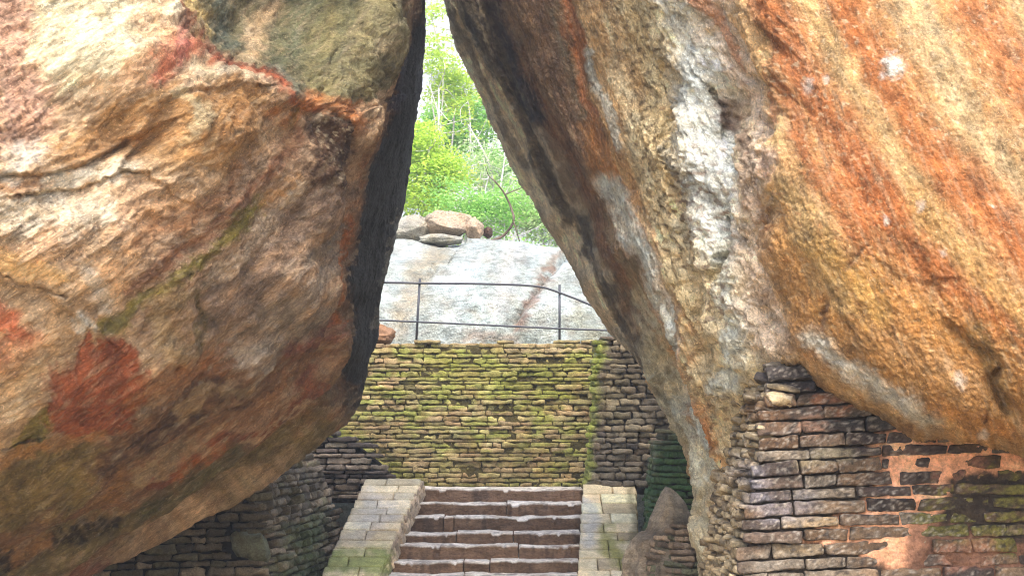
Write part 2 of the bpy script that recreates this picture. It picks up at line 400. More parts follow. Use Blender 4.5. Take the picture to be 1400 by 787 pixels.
def paintL(p):
    st = p.stroke; D = 1
    p.poly([(-400,-400),(700,-400),(700,900),(-400,900)], (203,168,138), .5, brk=1)
    st([(20,-60),(20,60),(30,170)], 34, (196,150,132), .9, brk=.5)
    p.specks([(15,-40),(18,80),(20,200)], 40, (105,72,62), .85, th=.08, sz=7)
    p.poly([(60,-60),(200,-40),(225,30),(190,80),(150,110),(60,120),(45,60)], (232,214,186), .95, brk=.5)
    st([(190,20),(215,60),(180,100)], 20, (225,170,130), .6, brk=.4)
    p.poly([(80,200),(140,150),(210,120),(300,110),(420,150),(330,190),(300,230),(200,215),(150,205),(110,235),(60,235)], (156,112,66), .95, brk=.7)
    st([(110,225),(150,190),(230,180)], 20, (172,128,88), .8, brk=.5)
    st([(200,190),(280,195),(330,160)], 16, (160,105,55), .7, brk=.5)
    st([(240,200),(290,150),(250,120)], 9, (215,195,160), .7, brk=.8)
    st([(262,60),(235,75),(215,95)], 20, (176,90,62), .9, brk=.4); st([(240,45),(250,72)], 12, (150,78,88), .5)
    st([(275,88),(310,100),(360,110)], 9, (214,192,165), .75, brk=.7)
    st([(20,330),(120,300),(200,300),(260,310)], 34, (212,168,136), .9, brk=.6)
    st([(0,300),(60,290),(130,290)], 26, (226,208,190), .85, brk=.6)
    st([(0,260),(60,256)], 12, (140,95,60), .8, brk=.4)
    st([(60,255),(130,245),(180,228)], 9, (222,205,188), .85, brk=.5)
    st([(30,210),(15,240)], 16, (215,208,205), .7, brk=.6)
    p.specks([(40,300),(110,340)], 50, (104,76,64), .7, th=.2, sz=6)
    st([(130,395),(190,350),(240,290)], 26, (224,172,128), .85, brk=.5)
    st([(0,360),(80,380)], 14, (228,178,120), .9, brk=.4)
    st([(150,430),(120,380)], 14, (225,205,190), .7, brk=.7)
    # mid slope: mauve brown with darker bands
    p.poly([(170,420),(190,330),(300,240),(380,150),(450,150),(500,160),(490,300),(470,480),(300,560),(200,470)], (156,124,100), .95, brk=.8)
    st([(185,330),(240,300),(300,250),(330,200)], 13, (128,84,52), .85, brk=.5)
    st([(175,400),(260,330),(330,270),(420,180)], 8, (126,80,56), .8, brk=.4)
    st([(220,210),(300,200),(380,170)], 26, (176,134,90), .6, brk=.6)
    st([(400,240),(370,300),(330,340),(280,380)], 10, (190,166,146), .75, brk=.9)
    st([(300,420),(380,350),(440,270)], 26, (140,116,104), .8, brk=.9)
    st([(330,480),(400,420),(450,350)], 26, (150,134,124), .8, brk=.9)
    st([(305,500),(330,480)], 14, (178,160,148), .8, brk=.6)
    st([(405,480),(440,430)], 20, (116,104,100), .6, brk=.6)
    st([(140,445),(200,410),(255,365),(300,325),(345,285)], 9.5, (106,94,34), .95, brk=.25)
    st([(345,285),(400,230)], 4, (186,140,96), .8, brk=.3)
    st([(262,395),(270,430),(262,470)], 7, (72,62,34), .85, brk=.3)
    st([(230,410),(225,440),(232,470)], 20, (164,136,98), .7, brk=.6)
    # red and olive patches low left
    p.poly([(60,530),(75,495),(120,470),(160,455),(185,480),(195,530),(180,575),(120,605),(85,600),(60,565)], (140,70,40), .97, soft=6, brk=.25, spk=.4)
    st([(0,440),(30,460),(30,490),(0,490)], 20, (184,90,54), .9, brk=.4)
    st([(0,520),(40,490),(90,450)], 26, (212,170,130), .7, brk=.4)
    st([(10,560),(60,500)], 12, (218,184,150), .7, brk=.5)
    p.poly([(10,620),(30,580),(60,545),(70,575),(66,605),(40,620)], (124,112,44), .9, soft=6, brk=.3, spk=.4)
    st([(115,440),(122,446)], 9, (236,230,232), .9, spk=.6)
    # lower flank: dark browns with part of its shade painted in
    p.poly([(60,620),(130,600),(200,540),(250,490),(330,500),(420,470),(480,440),(470,560),(200,740),(-300,900),(-300,640)], (112,76,50), .9, brk=.9)
    p.poly([(-60,640),(60,610),(140,600),(120,660),(20,720),(-100,760)], (116,98,58), .9, brk=.6)
    st([(0,625),(60,612),(130,590)], 9, (176,126,78), .8, brk=.5)
    st([(140,640),(180,600),(250,560),(300,520)], 16, (60,42,34), .8, brk=.7)
    st([(180,520),(220,500),(290,500)], 18, (150,96,56), .8, brk=.6)
    st([(240,560),(290,535),(330,520)], 5, (176,146,112), .45, brk=1.4)
    st([(300,590),(350,560),(420,530),(470,480)], 9, (166,130,106), .6, brk=1.2)
    st([(210,650),(290,600),(380,575),(440,520)], 11, (110,48,30), .7, brk=1.)
    st([(400,480),(450,450),(470,430)], 14, (112,60,50), .7, brk=.6)
    st([(250,640),(300,610)], 13, (156,84,38), .85, brk=.5)
    st([(190,640),(215,625),(270,605)], 8, (170,146,114), .5, brk=1.4, spk=1.2)
    st([(330,600),(400,560),(460,530)], 4, (190,160,130), .7, brk=.7)
    st([(-40,800),(100,740),(230,700),(350,640),(440,580)], 20, (108,94,60), .9, brk=.5)
    st([(210,690),(270,650),(320,620)], 18, (72,74,48), .8, brk=.4)
    st([(0,765),(100,735),(160,712)], 6, (48,36,28), .9, brk=.3)
    st([(120,690),(160,665),(170,640)], 9, (146,104,62), .7, brk=.5)
    st([(90,780),(140,770)], 9, (120,60,44), .8)
    st([(20,760),(70,742)], 8, (176,128,84), .8, brk=.4)
    pale = sstep(-60, 60, inpoly(p.wx, p.wy, [(-400,-400),(150,-60),(240,20),(300,100),(260,160),(230,250),(290,290),(200,400),(110,440),(60,520),(-60,600),(-400,600)]))  # upper-left rock lightened in its colour to look more brightly lit
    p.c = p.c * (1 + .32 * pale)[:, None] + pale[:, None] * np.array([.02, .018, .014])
    # upper grey shell
    p.poly([(-60,-400),(-60,-110),(150,-45),(215,-8),(245,22),(290,55),(345,80),(395,112),(440,135),(480,146),(520,120),(575,80),(640,-400)], (104,98,74), .97, soft=4, brk=.1)
    st([(245,-30),(258,12),(290,30)], 17, (206,176,118), .95, brk=.4)
    st([(300,-10),(318,40)], 22, (84,88,78), .95, brk=.5)
    st([(395,-30),(370,20),(348,68)], 12, (198,168,136), .9, brk=.4)
    st([(430,-20),(400,50),(380,100)], 24, (86,88,66), .8, brk=.7)
    st([(470,-20),(450,60),(440,120)], 20, (122,116,80), .7, brk=.6)
    st([(510,-20),(500,60),(480,120)], 12, (156,146,108), .7, brk=.7)
    st([(365,95),(395,110),(420,118)], 10, (96,96,84), .8)
    st([(150,-45),(215,-5),(245,30),(292,64),(345,88),(395,122)], 6.5, (96,50,32), .9, brk=.3)
    st([(300,78),(350,100),(400,132),(440,150)], 8, (150,72,44), .8, brk=.4)
    st([(400,165),(420,135),(460,145),(485,165)], 14, (178,108,56), .9, brk=.4)
    st([(405,150),(402,175)], 8, (92,76,36), .7)
    p.poly([(432,165),(455,152),(478,175),(483,205),(470,240),(450,268),(420,250),(412,225),(432,200)], (66,44,32), .95, soft=5, brk=.2, spk=.3)
    p.specks([(460,165),(458,200),(445,255)], 11, (190,172,150), .8, th=.16, sz=5)
    st([(520,170),(500,220),(470,290),(466,330)], 7, (150,98,58), .7, brk=.3)
    st([(470,300),(462,350),(468,400),(455,440)], 4, (158,92,50), .95, brk=.2)
    # cleft face: brown lip, then black water stain
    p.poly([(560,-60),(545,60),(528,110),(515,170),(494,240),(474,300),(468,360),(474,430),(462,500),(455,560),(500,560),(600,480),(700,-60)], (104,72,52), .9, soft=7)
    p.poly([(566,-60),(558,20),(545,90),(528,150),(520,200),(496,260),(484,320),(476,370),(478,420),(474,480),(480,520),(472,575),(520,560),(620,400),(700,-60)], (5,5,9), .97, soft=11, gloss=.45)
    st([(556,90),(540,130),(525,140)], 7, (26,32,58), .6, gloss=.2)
    st([(470,430),(462,500),(440,560)], 10, (96,82,62), .6, brk=.4)
    st([(545,290),(520,400),(510,440)], 6, (96,94,92), .7, brk=1.)
    st([(482,530),(470,560)], 9, (62,52,40), .8)

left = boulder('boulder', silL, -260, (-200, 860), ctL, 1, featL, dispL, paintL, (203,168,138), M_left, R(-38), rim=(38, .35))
tag(left, 'huge rounded boulder with red patch and olive streak, left side of the arch', 'boulder', 'giant boulders forming the arch')

# ---- right boulder
silR = [(560, -300), (588, -110), (605, 0), (616, 40), (632, 80), (650, 120), (668, 165), (684, 200), (694, 225), (712, 245), (735, 280), (752, 310), (770, 340), (790, 372), (812, 410), (832, 445), (846, 465), (868, 482), (888, 505), (893, 530), (902, 560), (914, 592), (925, 620), (938, 648), (950, 672), (966, 700), (972, 740), (978, 787), (985, 900)]
BE = [(900, 620), (1020, 520), (1058, 497), (1098, 495), (1130, 528), (1165, 552), (1240, 590), (1310, 606), (1400, 613), (1750, 640)]
ctR = [(605,0,13.5),(605,-200,13.2),(640,90,13.6),(685,200,13.8),(752,310,13.7),(832,445,13.1),(885,500,12.3),(905,570,11.7),(945,665,11.3),(975,787,11.2),
 (655,0,12.7),(740,220,12.8),(800,330,12.7),(860,440,12.2),
 (700,0,12.0),(790,200,11.6),(840,350,11.3),(890,460,11.0),
 (790,0,10.8),(830,120,10.7),(880,300,10.3),(920,450,10.2),(950,600,10.5),
 (850,0,9.9),(900,150,9.6),(940,300,9.3),(970,450,9.2),(990,600,9.9),(1000,720,10.3),
 (930,0,9.1),(980,150,8.8),(1000,300,8.6),(1025,420,8.4),
 (1040,0,8.2),(1060,200,7.8),(1085,330,7.55),(1100,460,7.6),(1060,480,7.9),
 (1200,-200,8.2),(1200,0,7.7),(1200,200,7.3),(1220,350,7.1),(1230,500,7.1),(1200,640,7.6),
 (1400,0,7.4),(1400,200,7.0),(1400,400,6.8),(1400,560,6.9),(1400,750,7.8),
 (1650,-200,7.5),(1650,0,7.1),(1650,300,6.7),(1650,600,7.0),(700,-250,11.7),(1000,-250,8.8)]
def bottomR(px, py, Y):
    yb = np.interp(px, [q[0] for q in BE], [q[1] for q in BE])
    d = yb - py + 5 * noise(np.stack([px / 30, px * 0, px * 0 + .3], -1))            # >0 above the edge
    k = sstep(1010, 1060, px)
    q = np.clip(1 - d / 45, 0, 1)
    return Y + k * (.22 * (1 - np.sqrt(np.clip(1 - q * q, 0, 1))) + 1.3 * sstep(0, -26, d))
featR = [
 ('crack', [(648,-60),(662,0),(700,120),(748,225),(800,325),(850,425),(885,490)], 9, .22, 0),
 ('ledge', [(648,-60),(668,0),(708,120),(756,225),(806,320),(856,420),(890,485)], 8, .22, 60),
 ('crack', [(600,-60),(640,40),(670,110),(720,210)], 5, .08, 0),
 ('ledge', [(780,-40),(800,80),(815,180),(845,260),(880,350),(905,450),(925,520),(950,600)], 7, .14, 45),
 ('crack', [(775,-20),(795,80),(822,200)], 6, .09, 0),
 ('ledge', [(860,-40),(905,80),(935,190),(945,300),(960,380),(985,480),(990,560)], 7, .18, 55),
 ('crack', [(880,-20),(905,80),(930,200),(938,290),(950,350)], 8, .14, 0),
 ('ledge', [(905,-40),(930,20),(970,90),(985,150),(992,230),(1002,320),(1010,420),(1020,480)], 6, .16, 45),
 ('crack', [(973,125),(985,150),(984,185)], 9, .20, 0), ('crack', [(990,300),(1000,330),(995,380)], 7, .14, 0),
 ('crack', [(1040,250),(1055,300),(1040,345)], 9, .08, 0), ('crack', [(1060,360),(1042,400),(1052,440)], 8, .08, 0),
 ('ledge', [(975,-40),(1010,40),(1035,120),(1050,200),(1075,230),(1065,330),(1095,400),(1075,470)], 9, .12, 50),
 ('crack', [(1040,100),(1060,150),(1055,215)], 7, .07, 0),
 ('crack', [(1000,500),(985,540),(990,600)], 8, .12, 0), ('crack', [(960,430),(985,470)], 6, .07, 0),
 ('crack', [(1185,335),(1165,360),(1155,375)], 3, .012, 0), ('ledge', [(1210,360),(1245,385),(1290,380)], 3, .02, 25),
 ('crack', [(1130,410),(1126,445)], 4, .04, 0),
 ('ledge', [(1310,450),(1350,490),(1370,505),(1360,530),(1390,560)], 4, .06, 30),
 ('crack', [(1338,475),(1372,500),(1352,520),(1375,570)], 5, .05, 0),
 ('crack', [(1345,585),(1350,570)], 4, .05, 0), ('crack', [(935,440),(945,500),(960,560)], 6, .08, 0),
 ('crack', [(905,560),(935,560),(940,580)], 4, .05, 0),
]
def dispR(V, px, py):
    big = fbm(V * .5 + 13, 3) * .13
    z1 = sstep(860, 930, px) * (1 - sstep(1040, 1110, px)) * sstep(-100, 0, py + 100)
    lip = 1 - sstep(700, 800, px - (py * .5 - 60))
    st = fbm(rot2(V, R(-64), .4, 2.4, .6), 5) * (.09 + .05 * z1)
    rough = (fbm(rot2(V, R(-70), .7, 4.6, .7), 5, ridged=True, gain=.6)) * (.02 + .14 * z1) + fbm(rot2(V, R(-64), 1.2, 9., .9), 4, ridged=True) * .05 * lip
    fin = fbm(V * 9, 4, gain=.62) * (.018 + .014 * z1) + fbm(V * 23, 3, ridged=True) * .026
    ter = terrace(fbm(rot2(V, R(-66), .4, 2.4, .45) + 5, 5), 14) * (.12 + .40 * z1)
    return big + st * .7 + rough * .75 + ter + fin
def paintR(p):
    st = p.stroke
    # far outer lip, black cleft, dark inner flank
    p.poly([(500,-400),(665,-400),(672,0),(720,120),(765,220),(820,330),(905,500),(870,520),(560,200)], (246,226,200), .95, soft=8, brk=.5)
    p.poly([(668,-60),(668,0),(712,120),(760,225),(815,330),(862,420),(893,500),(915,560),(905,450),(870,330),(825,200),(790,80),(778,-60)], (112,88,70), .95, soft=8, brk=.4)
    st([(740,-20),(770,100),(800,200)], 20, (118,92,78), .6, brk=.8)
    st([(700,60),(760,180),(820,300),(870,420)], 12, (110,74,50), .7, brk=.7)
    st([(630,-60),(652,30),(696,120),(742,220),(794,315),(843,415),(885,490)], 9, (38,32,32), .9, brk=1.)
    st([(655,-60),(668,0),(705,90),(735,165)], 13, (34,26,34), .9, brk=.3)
    st([(780,0),(800,100),(820,200),(850,300),(880,400)], 14, (118,112,94), .8, brk=.9)
    st([(620,20),(650,90),(690,170),(720,230)], 5, (92,78,66), .7, brk=1)
    st([(740,300),(790,380),(840,450)], 14, (158,130,100), .5, brk=.6)
    # foot
    p.poly([(885,490),(870,400),(905,420),(935,520),(975,620),(1000,700),(1000,900),(960,900),(960,700),(900,570)], (214,206,186), .9, soft=9, brk=.6)
    st([(905,520),(925,590),(955,660)], 10, (132,122,100), .7, brk=.8)
    st([(940,560),(945,600)], 7, (176,120,80), .6, brk=.5)
    # rough core
    p.poly([(800,-400),(830,-40),(838,60),(865,200),(895,330),(930,440),(965,560),(1000,640),(1040,560),(1060,480),(1040,300),(990,100),(930,-60),(930,-400)], (240,218,182), .95, soft=9, brk=.5)
    st([(860,-20),(885,80),(905,180),(915,250)], 20, (190,164,120), .7, brk=.6)
    st([(815,-40),(850,40),(870,140)], 12, (168,128,84), .7, brk=.6)
    st([(885,240),(910,300),(925,380),(940,470)], 13, (206,184,146), .7, brk=.7)
    p.specks([(880,40),(905,180),(930,320)], 46, (92,76,52), .8, th=.13, sz=8)
    p.specks([(960,380),(985,560)], 40, (110,84,60), .7, th=.16, sz=9)
    st([(936,380),(960,450),(990,480)], 14, (210,184,140), .6, brk=.5)
    # rust stripe and its white neighbour
    st([(772,-60),(783,20),(803,110),(822,190)], 9, (180,112,70), .8, brk=.7)
    st([(815,180),(848,260),(885,350),(920,440),(950,520),(985,610)], 18, (190,130,78), .85, brk=.8)
    st([(850,270),(890,360),(925,450),(960,540)], 7, (180,104,54), .8, brk=.8)
    st([(925,450),(955,530),(975,590)], 12, (186,118,64), .7, brk=.7)
    st([(805,70),(830,130),(855,200)], 5, (228,222,214), .9, brk=.5)
    st([(838,250),(870,320),(905,400),(935,480),(955,560),(975,640)], 13, (224,226,224), .95, brk=.5)
    st([(925,560),(950,620),(965,660)], 9, (224,224,214), .8, brk=.6)
    # grey-white vertical band
    st([(905,-60),(935,30),(958,100)], 19, (232,230,226), .9, brk=.35)
    st([(950,90),(960,160),(970,230),(985,300),(1000,330)], 26, (238,240,242), 1., brk=.3)
    st([(1000,330),(1010,400),(1020,450),(1005,520)], 14, (226,228,224), .85, brk=.45)
    st([(984,140),(983,170)], 9, (106,72,60), .9)
    p.specks([(960,250),(1000,420)], 30, (140,112,96), .7, th=.14, sz=8)
    # pink-grey ridge
    st([(960,-60),(985,60),(1020,150),(1040,240),(1045,320),(1050,400),(1062,460)], 26, (226,200,182), .9, brk=.5)
    st([(940,-30),(975,30),(1000,90)], 7, (188,128,92), .8, brk=.4)
    st([(1010,180),(1030,260),(1045,300)], 9, (172,146,130), .8, brk=.6)
    st([(1045,60),(1062,130),(1075,200)], 8, (186,158,112), .7, brk=.5)
    st([(1055,90),(1060,180)], 6, (176,98,66), .5, brk=.6)
    st([(1062,220),(1068,250)], 10, (224,190,174), .9, spk=.5)
    # sloping ochre / rust face, stripes running down to the right
    p.poly([(1000,-400),(1010,-60),(1060,60),(1085,200),(1080,320),(1100,400),(1080,480),(1110,500),(1800,700),(1800,-400)], (190,140,92), .95, soft=14, brk=.4)
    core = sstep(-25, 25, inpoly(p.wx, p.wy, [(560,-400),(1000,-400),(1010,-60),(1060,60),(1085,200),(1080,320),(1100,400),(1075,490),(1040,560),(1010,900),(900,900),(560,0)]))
    p.c = p.c * (1 + .38 * core)[:, None]  # left-facing side lightened in the colour, making up for little light
    def stripe(pts, w, c, a=.88, b=.5): st(pts, w, c, a, soft=.85, brk=b, spk=.35)
    rust = (172,98,58)
    stripe([(1020,-60),(1055,10),(1110,120),(1160,210),(1205,290)], 26, tuple(.93 * q for q in (182,106,58)))
    stripe([(1170,240),(1215,300),(1270,365),(1340,430),(1400,470)], 36, tuple(.93 * q for q in (178,101,50)))
    stripe([(1065,120),(1100,200),(1150,290),(1185,340)], 11, tuple(.93 * q for q in (180,108,60)))
    stripe([(1130,-60),(1160,20),(1195,100),(1245,180),(1310,260),(1400,340),(1500,400)], 30, tuple(.93 * q for q in (190,109,54)))
    stripe([(1080,-60),(1120,30),(1170,120),(1220,200),(1265,290),(1330,350)], 14, (204,166,116))
    stripe([(1255,280),(1300,330),(1350,390),(1400,430)], 15, (206,156,94), .8, .6)
    stripe([(1220,-60),(1265,40),(1300,110),(1340,190),(1400,270),(1480,340)], 24, (222,188,144), .9, .6)
    stripe([(1280,-60),(1340,30),(1400,110),(1480,190)], 32, (196,124,76), .9, .4)
    stripe([(1370,-40),(1420,40)], 16, (226,190,140), .8, .5)
    stripe([(1340,230),(1390,300),(1440,350)], 16, tuple(.93 * q for q in (186,104,52)), .7)
    stripe([(1085,300),(1110,400),(1170,480),(1260,550),(1350,590)], 40, (180,128,70), .85, .5)
    stripe([(1180,380),(1260,430),(1330,470),(1420,520)], 34, (184,126,62), .85, .5)
    stripe([(1090,260),(1120,330),(1150,400)], 22, (214,176,122), .8, .6)
    stripe([(1130,340),(1170,380),(1200,430)], 16, (216,166,92), .7, .5)
    st([(1112,462),(1150,500),(1195,535),(1240,565),(1268,582)], 15, (214,204,194), .95, soft=.35, brk=.2, spk=.3)
    st([(1335,450),(1362,500),(1370,540),(1395,570)], 16, (120,92,50), .8, brk=.5, spk=.6)
    st([(1280,560),(1340,590),(1400,600)], 14, (176,118,62), .7, brk=.4)
    st([(1380,470),(1400,560)], 14, (168,118,66), .7, brk=.6)
    st([(1180,338),(1160,368)], 3, (96,72,56), .8); st([(1130,415),(1126,445)], 4, (104,70,50), .8)
    st([(1222,92)], 13, (255,255,255), 1., soft=.3, spk=.7)
    for q, r_ in (((1258,289),6),((1288,348),5),((1309,527),9),((1110,120),7),((1134,108),4),((1210,300),3),((1355,277),3),((1340,604),6)):
        st([q], r_, (226,204,196), .9, soft=.4, spk=.6)
    p.specks([(1150,100),(1380,100)], 130, (240,212,180), .55, th=.27, sz=8)
    p.specks([(1150,300),(1380,420)], 130, (232,196,150), .5, th=.28, sz=7)
    p.specks([(1100,200),(1380,300)], 200, (140,78,44), .45, th=.27, sz=9)
    st([(1050,505),(1090,498),(1130,535),(1165,558),(1240,597)], 5, (84,62,44), .7)
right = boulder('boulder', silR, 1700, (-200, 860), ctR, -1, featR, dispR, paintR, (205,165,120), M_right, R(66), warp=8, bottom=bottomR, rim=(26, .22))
tag(right, 'huge orange and ochre striped boulder resting on brick pier, right side of the arch', 'boulder', 'giant boulders forming the arch')

# ------------------------------------------------------------------ bricks
def brick_template(nx, ny, nz):
    """surface grid of a unit cube [-1,1]^3 (x along, y up, z out)"""
    ids = {}; vs = []; fs = []
    def vid(i, j, k):
        if (i, j, k) not in ids:
            ids[(i, j, k)] = len(vs); vs.append((2 * i / nx - 1, 2 * j / ny - 1, 2 * k / nz - 1))
        return ids[(i, j, k)]
    for i in range(nx):
        for j in range(ny):
            fs.append([vid(i,j,nz),vid(i+1,j,nz),vid(i+1,j+1,nz),vid(i,j+1,nz)]); fs.append([vid(i,j,0),vid(i,j+1,0),vid(i+1,j+1,0),vid(i+1,j,0)])
    for i in range(nx):
        for k in range(nz):
            fs.append([vid(i,ny,k),vid(i,ny,k+1),vid(i+1,ny,k+1),vid(i+1,ny,k)]); fs.append([vid(i,0,k),vid(i+1,0,k),vid(i+1,0,k+1),vid(i,0,k+1)])
    for j in range(ny):
        for k in range(nz):
            fs.append([vid(nx,j,k),vid(nx,j+1,k),vid(nx,j+1,k+1),vid(nx,j,k+1)]); fs.append([vid(0,j,k),vid(0,j,k+1),vid(0,j+1,k+1),vid(0,j+1,k)])
    return np.array(vs, float), np.array(fs)
def bricks_mesh(bl, res=(8, 4, 3), rnd=.35, rough=.12, nscale=9., tap=.06):
    """bl: list of (center, A, B, N, (l,h,d) half sizes, colour). returns verts, faces, colours"""
    T, Fc = brick_template(*res); n = len(bl); V0 = len(T)
    C = np.array([b[0] for b in bl], float); A = np.array([b[1] for b in bl], float); B = np.array([b[2] for b in bl], float)
    Nn = np.array([b[3] for b in bl], float); H = np.array([b[4] for b in bl], float); K = np.array([b[5] for b in bl], float)
    L = T[None] * H[:, None, :]
    r = (H[:, 1] * rnd * rng.uniform(.7, 1.4, n))[:, None, None]
    inner = np.clip(L, -(H[:, None, :] - r), (H[:, None, :] - r))
    dlt = L - inner; ln = np.linalg.norm(dlt, axis=2, keepdims=True)
    L = inner + np.where(ln > 1e-9, dlt / np.maximum(ln, 1e-9) * np.minimum(ln, r), 0)
    # uneven ends: shear and taper per brick
    tp = rng.normal(0, tap, (n, 4))
    x = L[..., 0] / H[:, None, 0]
    L[..., 1] *= 1 + tp[:, None, 0] * x * 2
    L[..., 0] += tp[:, None, 1] * L[..., 1] * 2.5
    L[..., 1] += tp[:, None, 2] * x * H[:, None, 1] * 1.2
    L[..., 2] += tp[:, None, 3] * x * H[:, None, 2] * 1.5
    W = C[:, None] + L[..., :1] * A[:, None] + L[..., 1:2] * B[:, None] + L[..., 2:3] * Nn[:, None]
    off = rng.uniform(0, 90, (n, 1, 3))
    q = W * nscale + off
    hh = H[:, 1][:, None, None]
    nv = np.stack([fbm(q, 3), fbm(q + 31, 3), fbm(q + 57, 3)], -1)
    W = W + nv * np.minimum(hh, .06) * rough * 5
    fac = (Fc[None] + (np.arange(n) * V0)[:, None, None]).reshape(-1, 4)
    cc = np.repeat(K[:, None], V0, 1)
    return W.reshape(-1, 3), fac, cc.reshape(-1, 3)
def pick(pal):
    c = np.array(pal[rng.integers(len(pal))], float)
    return np.clip(lin(np.clip(c * rng.uniform(.82, 1.15), 0, 255)) * (MAS if pal is not NB else np.array([.74, .66, .54])), 0, .75)
class Path:
    def __init__(s, pts, side=1):
        s.p = np.array(pts, float) * S; d = np.diff(s.p, axis=0); s.l = np.hypot(d[:, 0], d[:, 1]); s.c = np.concatenate([[0], np.cumsum(s.l)]); s.L = s.c[-1]; s.side = side
    def at(s, t):
        x = np.interp(t, s.c, s.p[:, 0]); y = np.interp(t, s.c, s.p[:, 1])
        e = .12
        x0, y0 = np.interp(t - e, s.c, s.p[:, 0]), np.interp(t - e, s.c, s.p[:, 1]); x1, y1 = np.interp(t + e, s.c, s.p[:, 0]), np.interp(t + e, s.c, s.p[:, 1])
        tx, ty = x1 - x0, y1 - y0; m = math.hypot(tx, ty); tx /= m; ty /= m
        return np.array([x, y]), np.array([tx, ty]), np.array([ty, -tx]) * s.side
def wall_bricks(path, z0, top, h, lr, pal, depth=.16, start=None, batter=0., jit=.02, tilt=0., gap=.012, accept=None, hj=.25, rag=.0):
    """courses along a plan path; z0 and top in metres, top(s)"""
    out = []; z = z0; k = 0
    bf = batter if callable(batter) else (lambda s: batter)
    tf = top if callable(top) else (lambda s: top)
    tl = tilt if callable(tilt) else (lambda s: s * tilt)
    zmax = max(tf(t) for t in np.linspace(0, path.L, 40)) + .3
    while z < zmax:
        hc = h * rng.uniform(1 - hj, 1 + hj)
        s = -rng.uniform(0, lr[1]) if start is None else start(z + hc / 2) + rng.normal(0, .012)
        while s < path.L:
            l = rng.uniform(*lr); sc = s + l / 2; s += l
            if sc < 0 or sc > path.L: continue
            zc = z + hc / 2 + tl(sc)
            if zc > tf(sc) + rng.normal(0, rag): continue
            p, t, n = path.at(sc); b = bf(sc)
            off = -b * (zc - z0) + rng.normal(0, jit)
            c = np.array([p[0] + n[0] * (off - depth / 2), p[1] + n[1] * (off - depth / 2), zc])
            ds = .1; dz = (tl(sc + ds) - tl(sc - ds)) / (2 * ds) + rng.normal(0, .012)
            A = np.array([t[0], t[1], dz]); A /= np.linalg.norm(A)
            yaw = rng.normal(0, .03); A = A + yaw * np.array([n[0], n[1], 0]); A /= np.linalg.norm(A)
            B = np.array([-n[0] * b, -n[1] * b, 1.]); B -= A * (B @ A); B /= np.linalg.norm(B)
            Nn = np.cross(A, B); 
            if Nn @ np.array([n[0], n[1], 0]) < 0: Nn = -Nn; 
            if accept is not None and not accept(c, sc, zc): continue
            out.append((c, A, B, Nn, ((l - gap) / 2, max(hc - gap, .02) / 2 * rng.uniform(.93, 1.03), depth / 2 * rng.uniform(.9, 1.15)), pick(pal)))
        z += hc; k += 1
    return out
def fix_faces(bl, fac, V0F):
    return fac
def core_wall(path, z0, top, batter=0., thick=.8, inset=.05, nz=24, ns=60, tilt=None):
    """solid earth-and-rubble core behind the brick facing (closed prism)"""
    tf = top if callable(top) else (lambda s: top)
    bf = batter if callable(batter) else (lambda s: batter)
    ss = np.linspace(0, path.L, ns); V = []; 
    for s in ss:
        p, t, n = path.at(s); zt = tf(s)
        ring = []
        for k in range(nz + 1):
            z = z0 + (zt - z0) * k / nz; o = -bf(s) * (z - z0) - inset; ring.append((p[0] + n[0] * o, p[1] + n[1] * o, z))
        ob = -bf(s) * (zt - z0) - inset - thick
        ring.append((p[0] + n[0] * ob, p[1] + n[1] * ob, zt)); ring.append((p[0] + n[0] * ob, p[1] + n[1] * ob, z0))
        V.append(ring)
    V = np.array(V); m = V.shape[1]
    w = fbm(V * 4, 3)[..., None] * .03; V = V + w * np.array([1, 1, .3])
    i = np.arange(ns - 1)[:, None] * m; j = np.arange(m)[None]; j2 = (j + 1) % m
    f = np.stack([i + j, i + m + j, i + m + j2, i + j2], -1).reshape(-1, 4)
    caps = [list(range(m)), list(range((ns - 1) * m, ns * m))[::-1]]
    return V.reshape(-1, 3), f.tolist() + caps
def recalc(o):
    import bmesh
    bm = bmesh.new(); bm.from_mesh(o.data); bmesh.ops.recalc_face_normals(bm, faces=bm.faces); bm.to_mesh(o.data); bm.free()

def masonry(name, label, base, bl, core, paint, res=(8, 4, 3), rnd=.35, rough=.12, core_col=(70, 58, 44), warp=10, cat='wall', nscale=9., group=None, brick_part='brickwork', mort=None, mat=None, tap=.06, extra=None):
    root = empty(name, base, label, cat, group)
    for part_, bl_, rnd_, rough_, res_ in [(brick_part, bl, rnd, rough, res)] + (extra or []):
        v, f, c = bricks_mesh(bl_, res_, rnd_, rough_, nscale, tap)
        px, py = proj(v); pt = Painter(px, py, v, (0, 0, 0), warp=warp); pt.c = c
        if paint: paint(pt)
        pt.mottle(.10, .03)
        o = mesh_obj(part_, v, f, mat or M_brick, parent=root, cols=pt.c, gloss=pt.g); recalc(o)
    for cv, cf in core:
        cv = np.asarray(cv); px, py = proj(cv); pt = Painter(px, py, cv, core_col, warp=warp)
        if mort: mort(pt)
        pt.mottle(.15, .04)
        o = mesh_obj('mortar_core', cv, cf, M_soil, parent=root, cols=pt.c); recalc(o)
    return root

NB = [(122,108,98),(98,88,84),(142,124,108),(84,76,76),(150,136,116),(112,96,82),(132,126,120),(104,86,72)]
OL = [(138,130,82),(150,140,90),(128,118,76),(158,146,102),(118,108,72),(146,126,90),(136,118,86)]
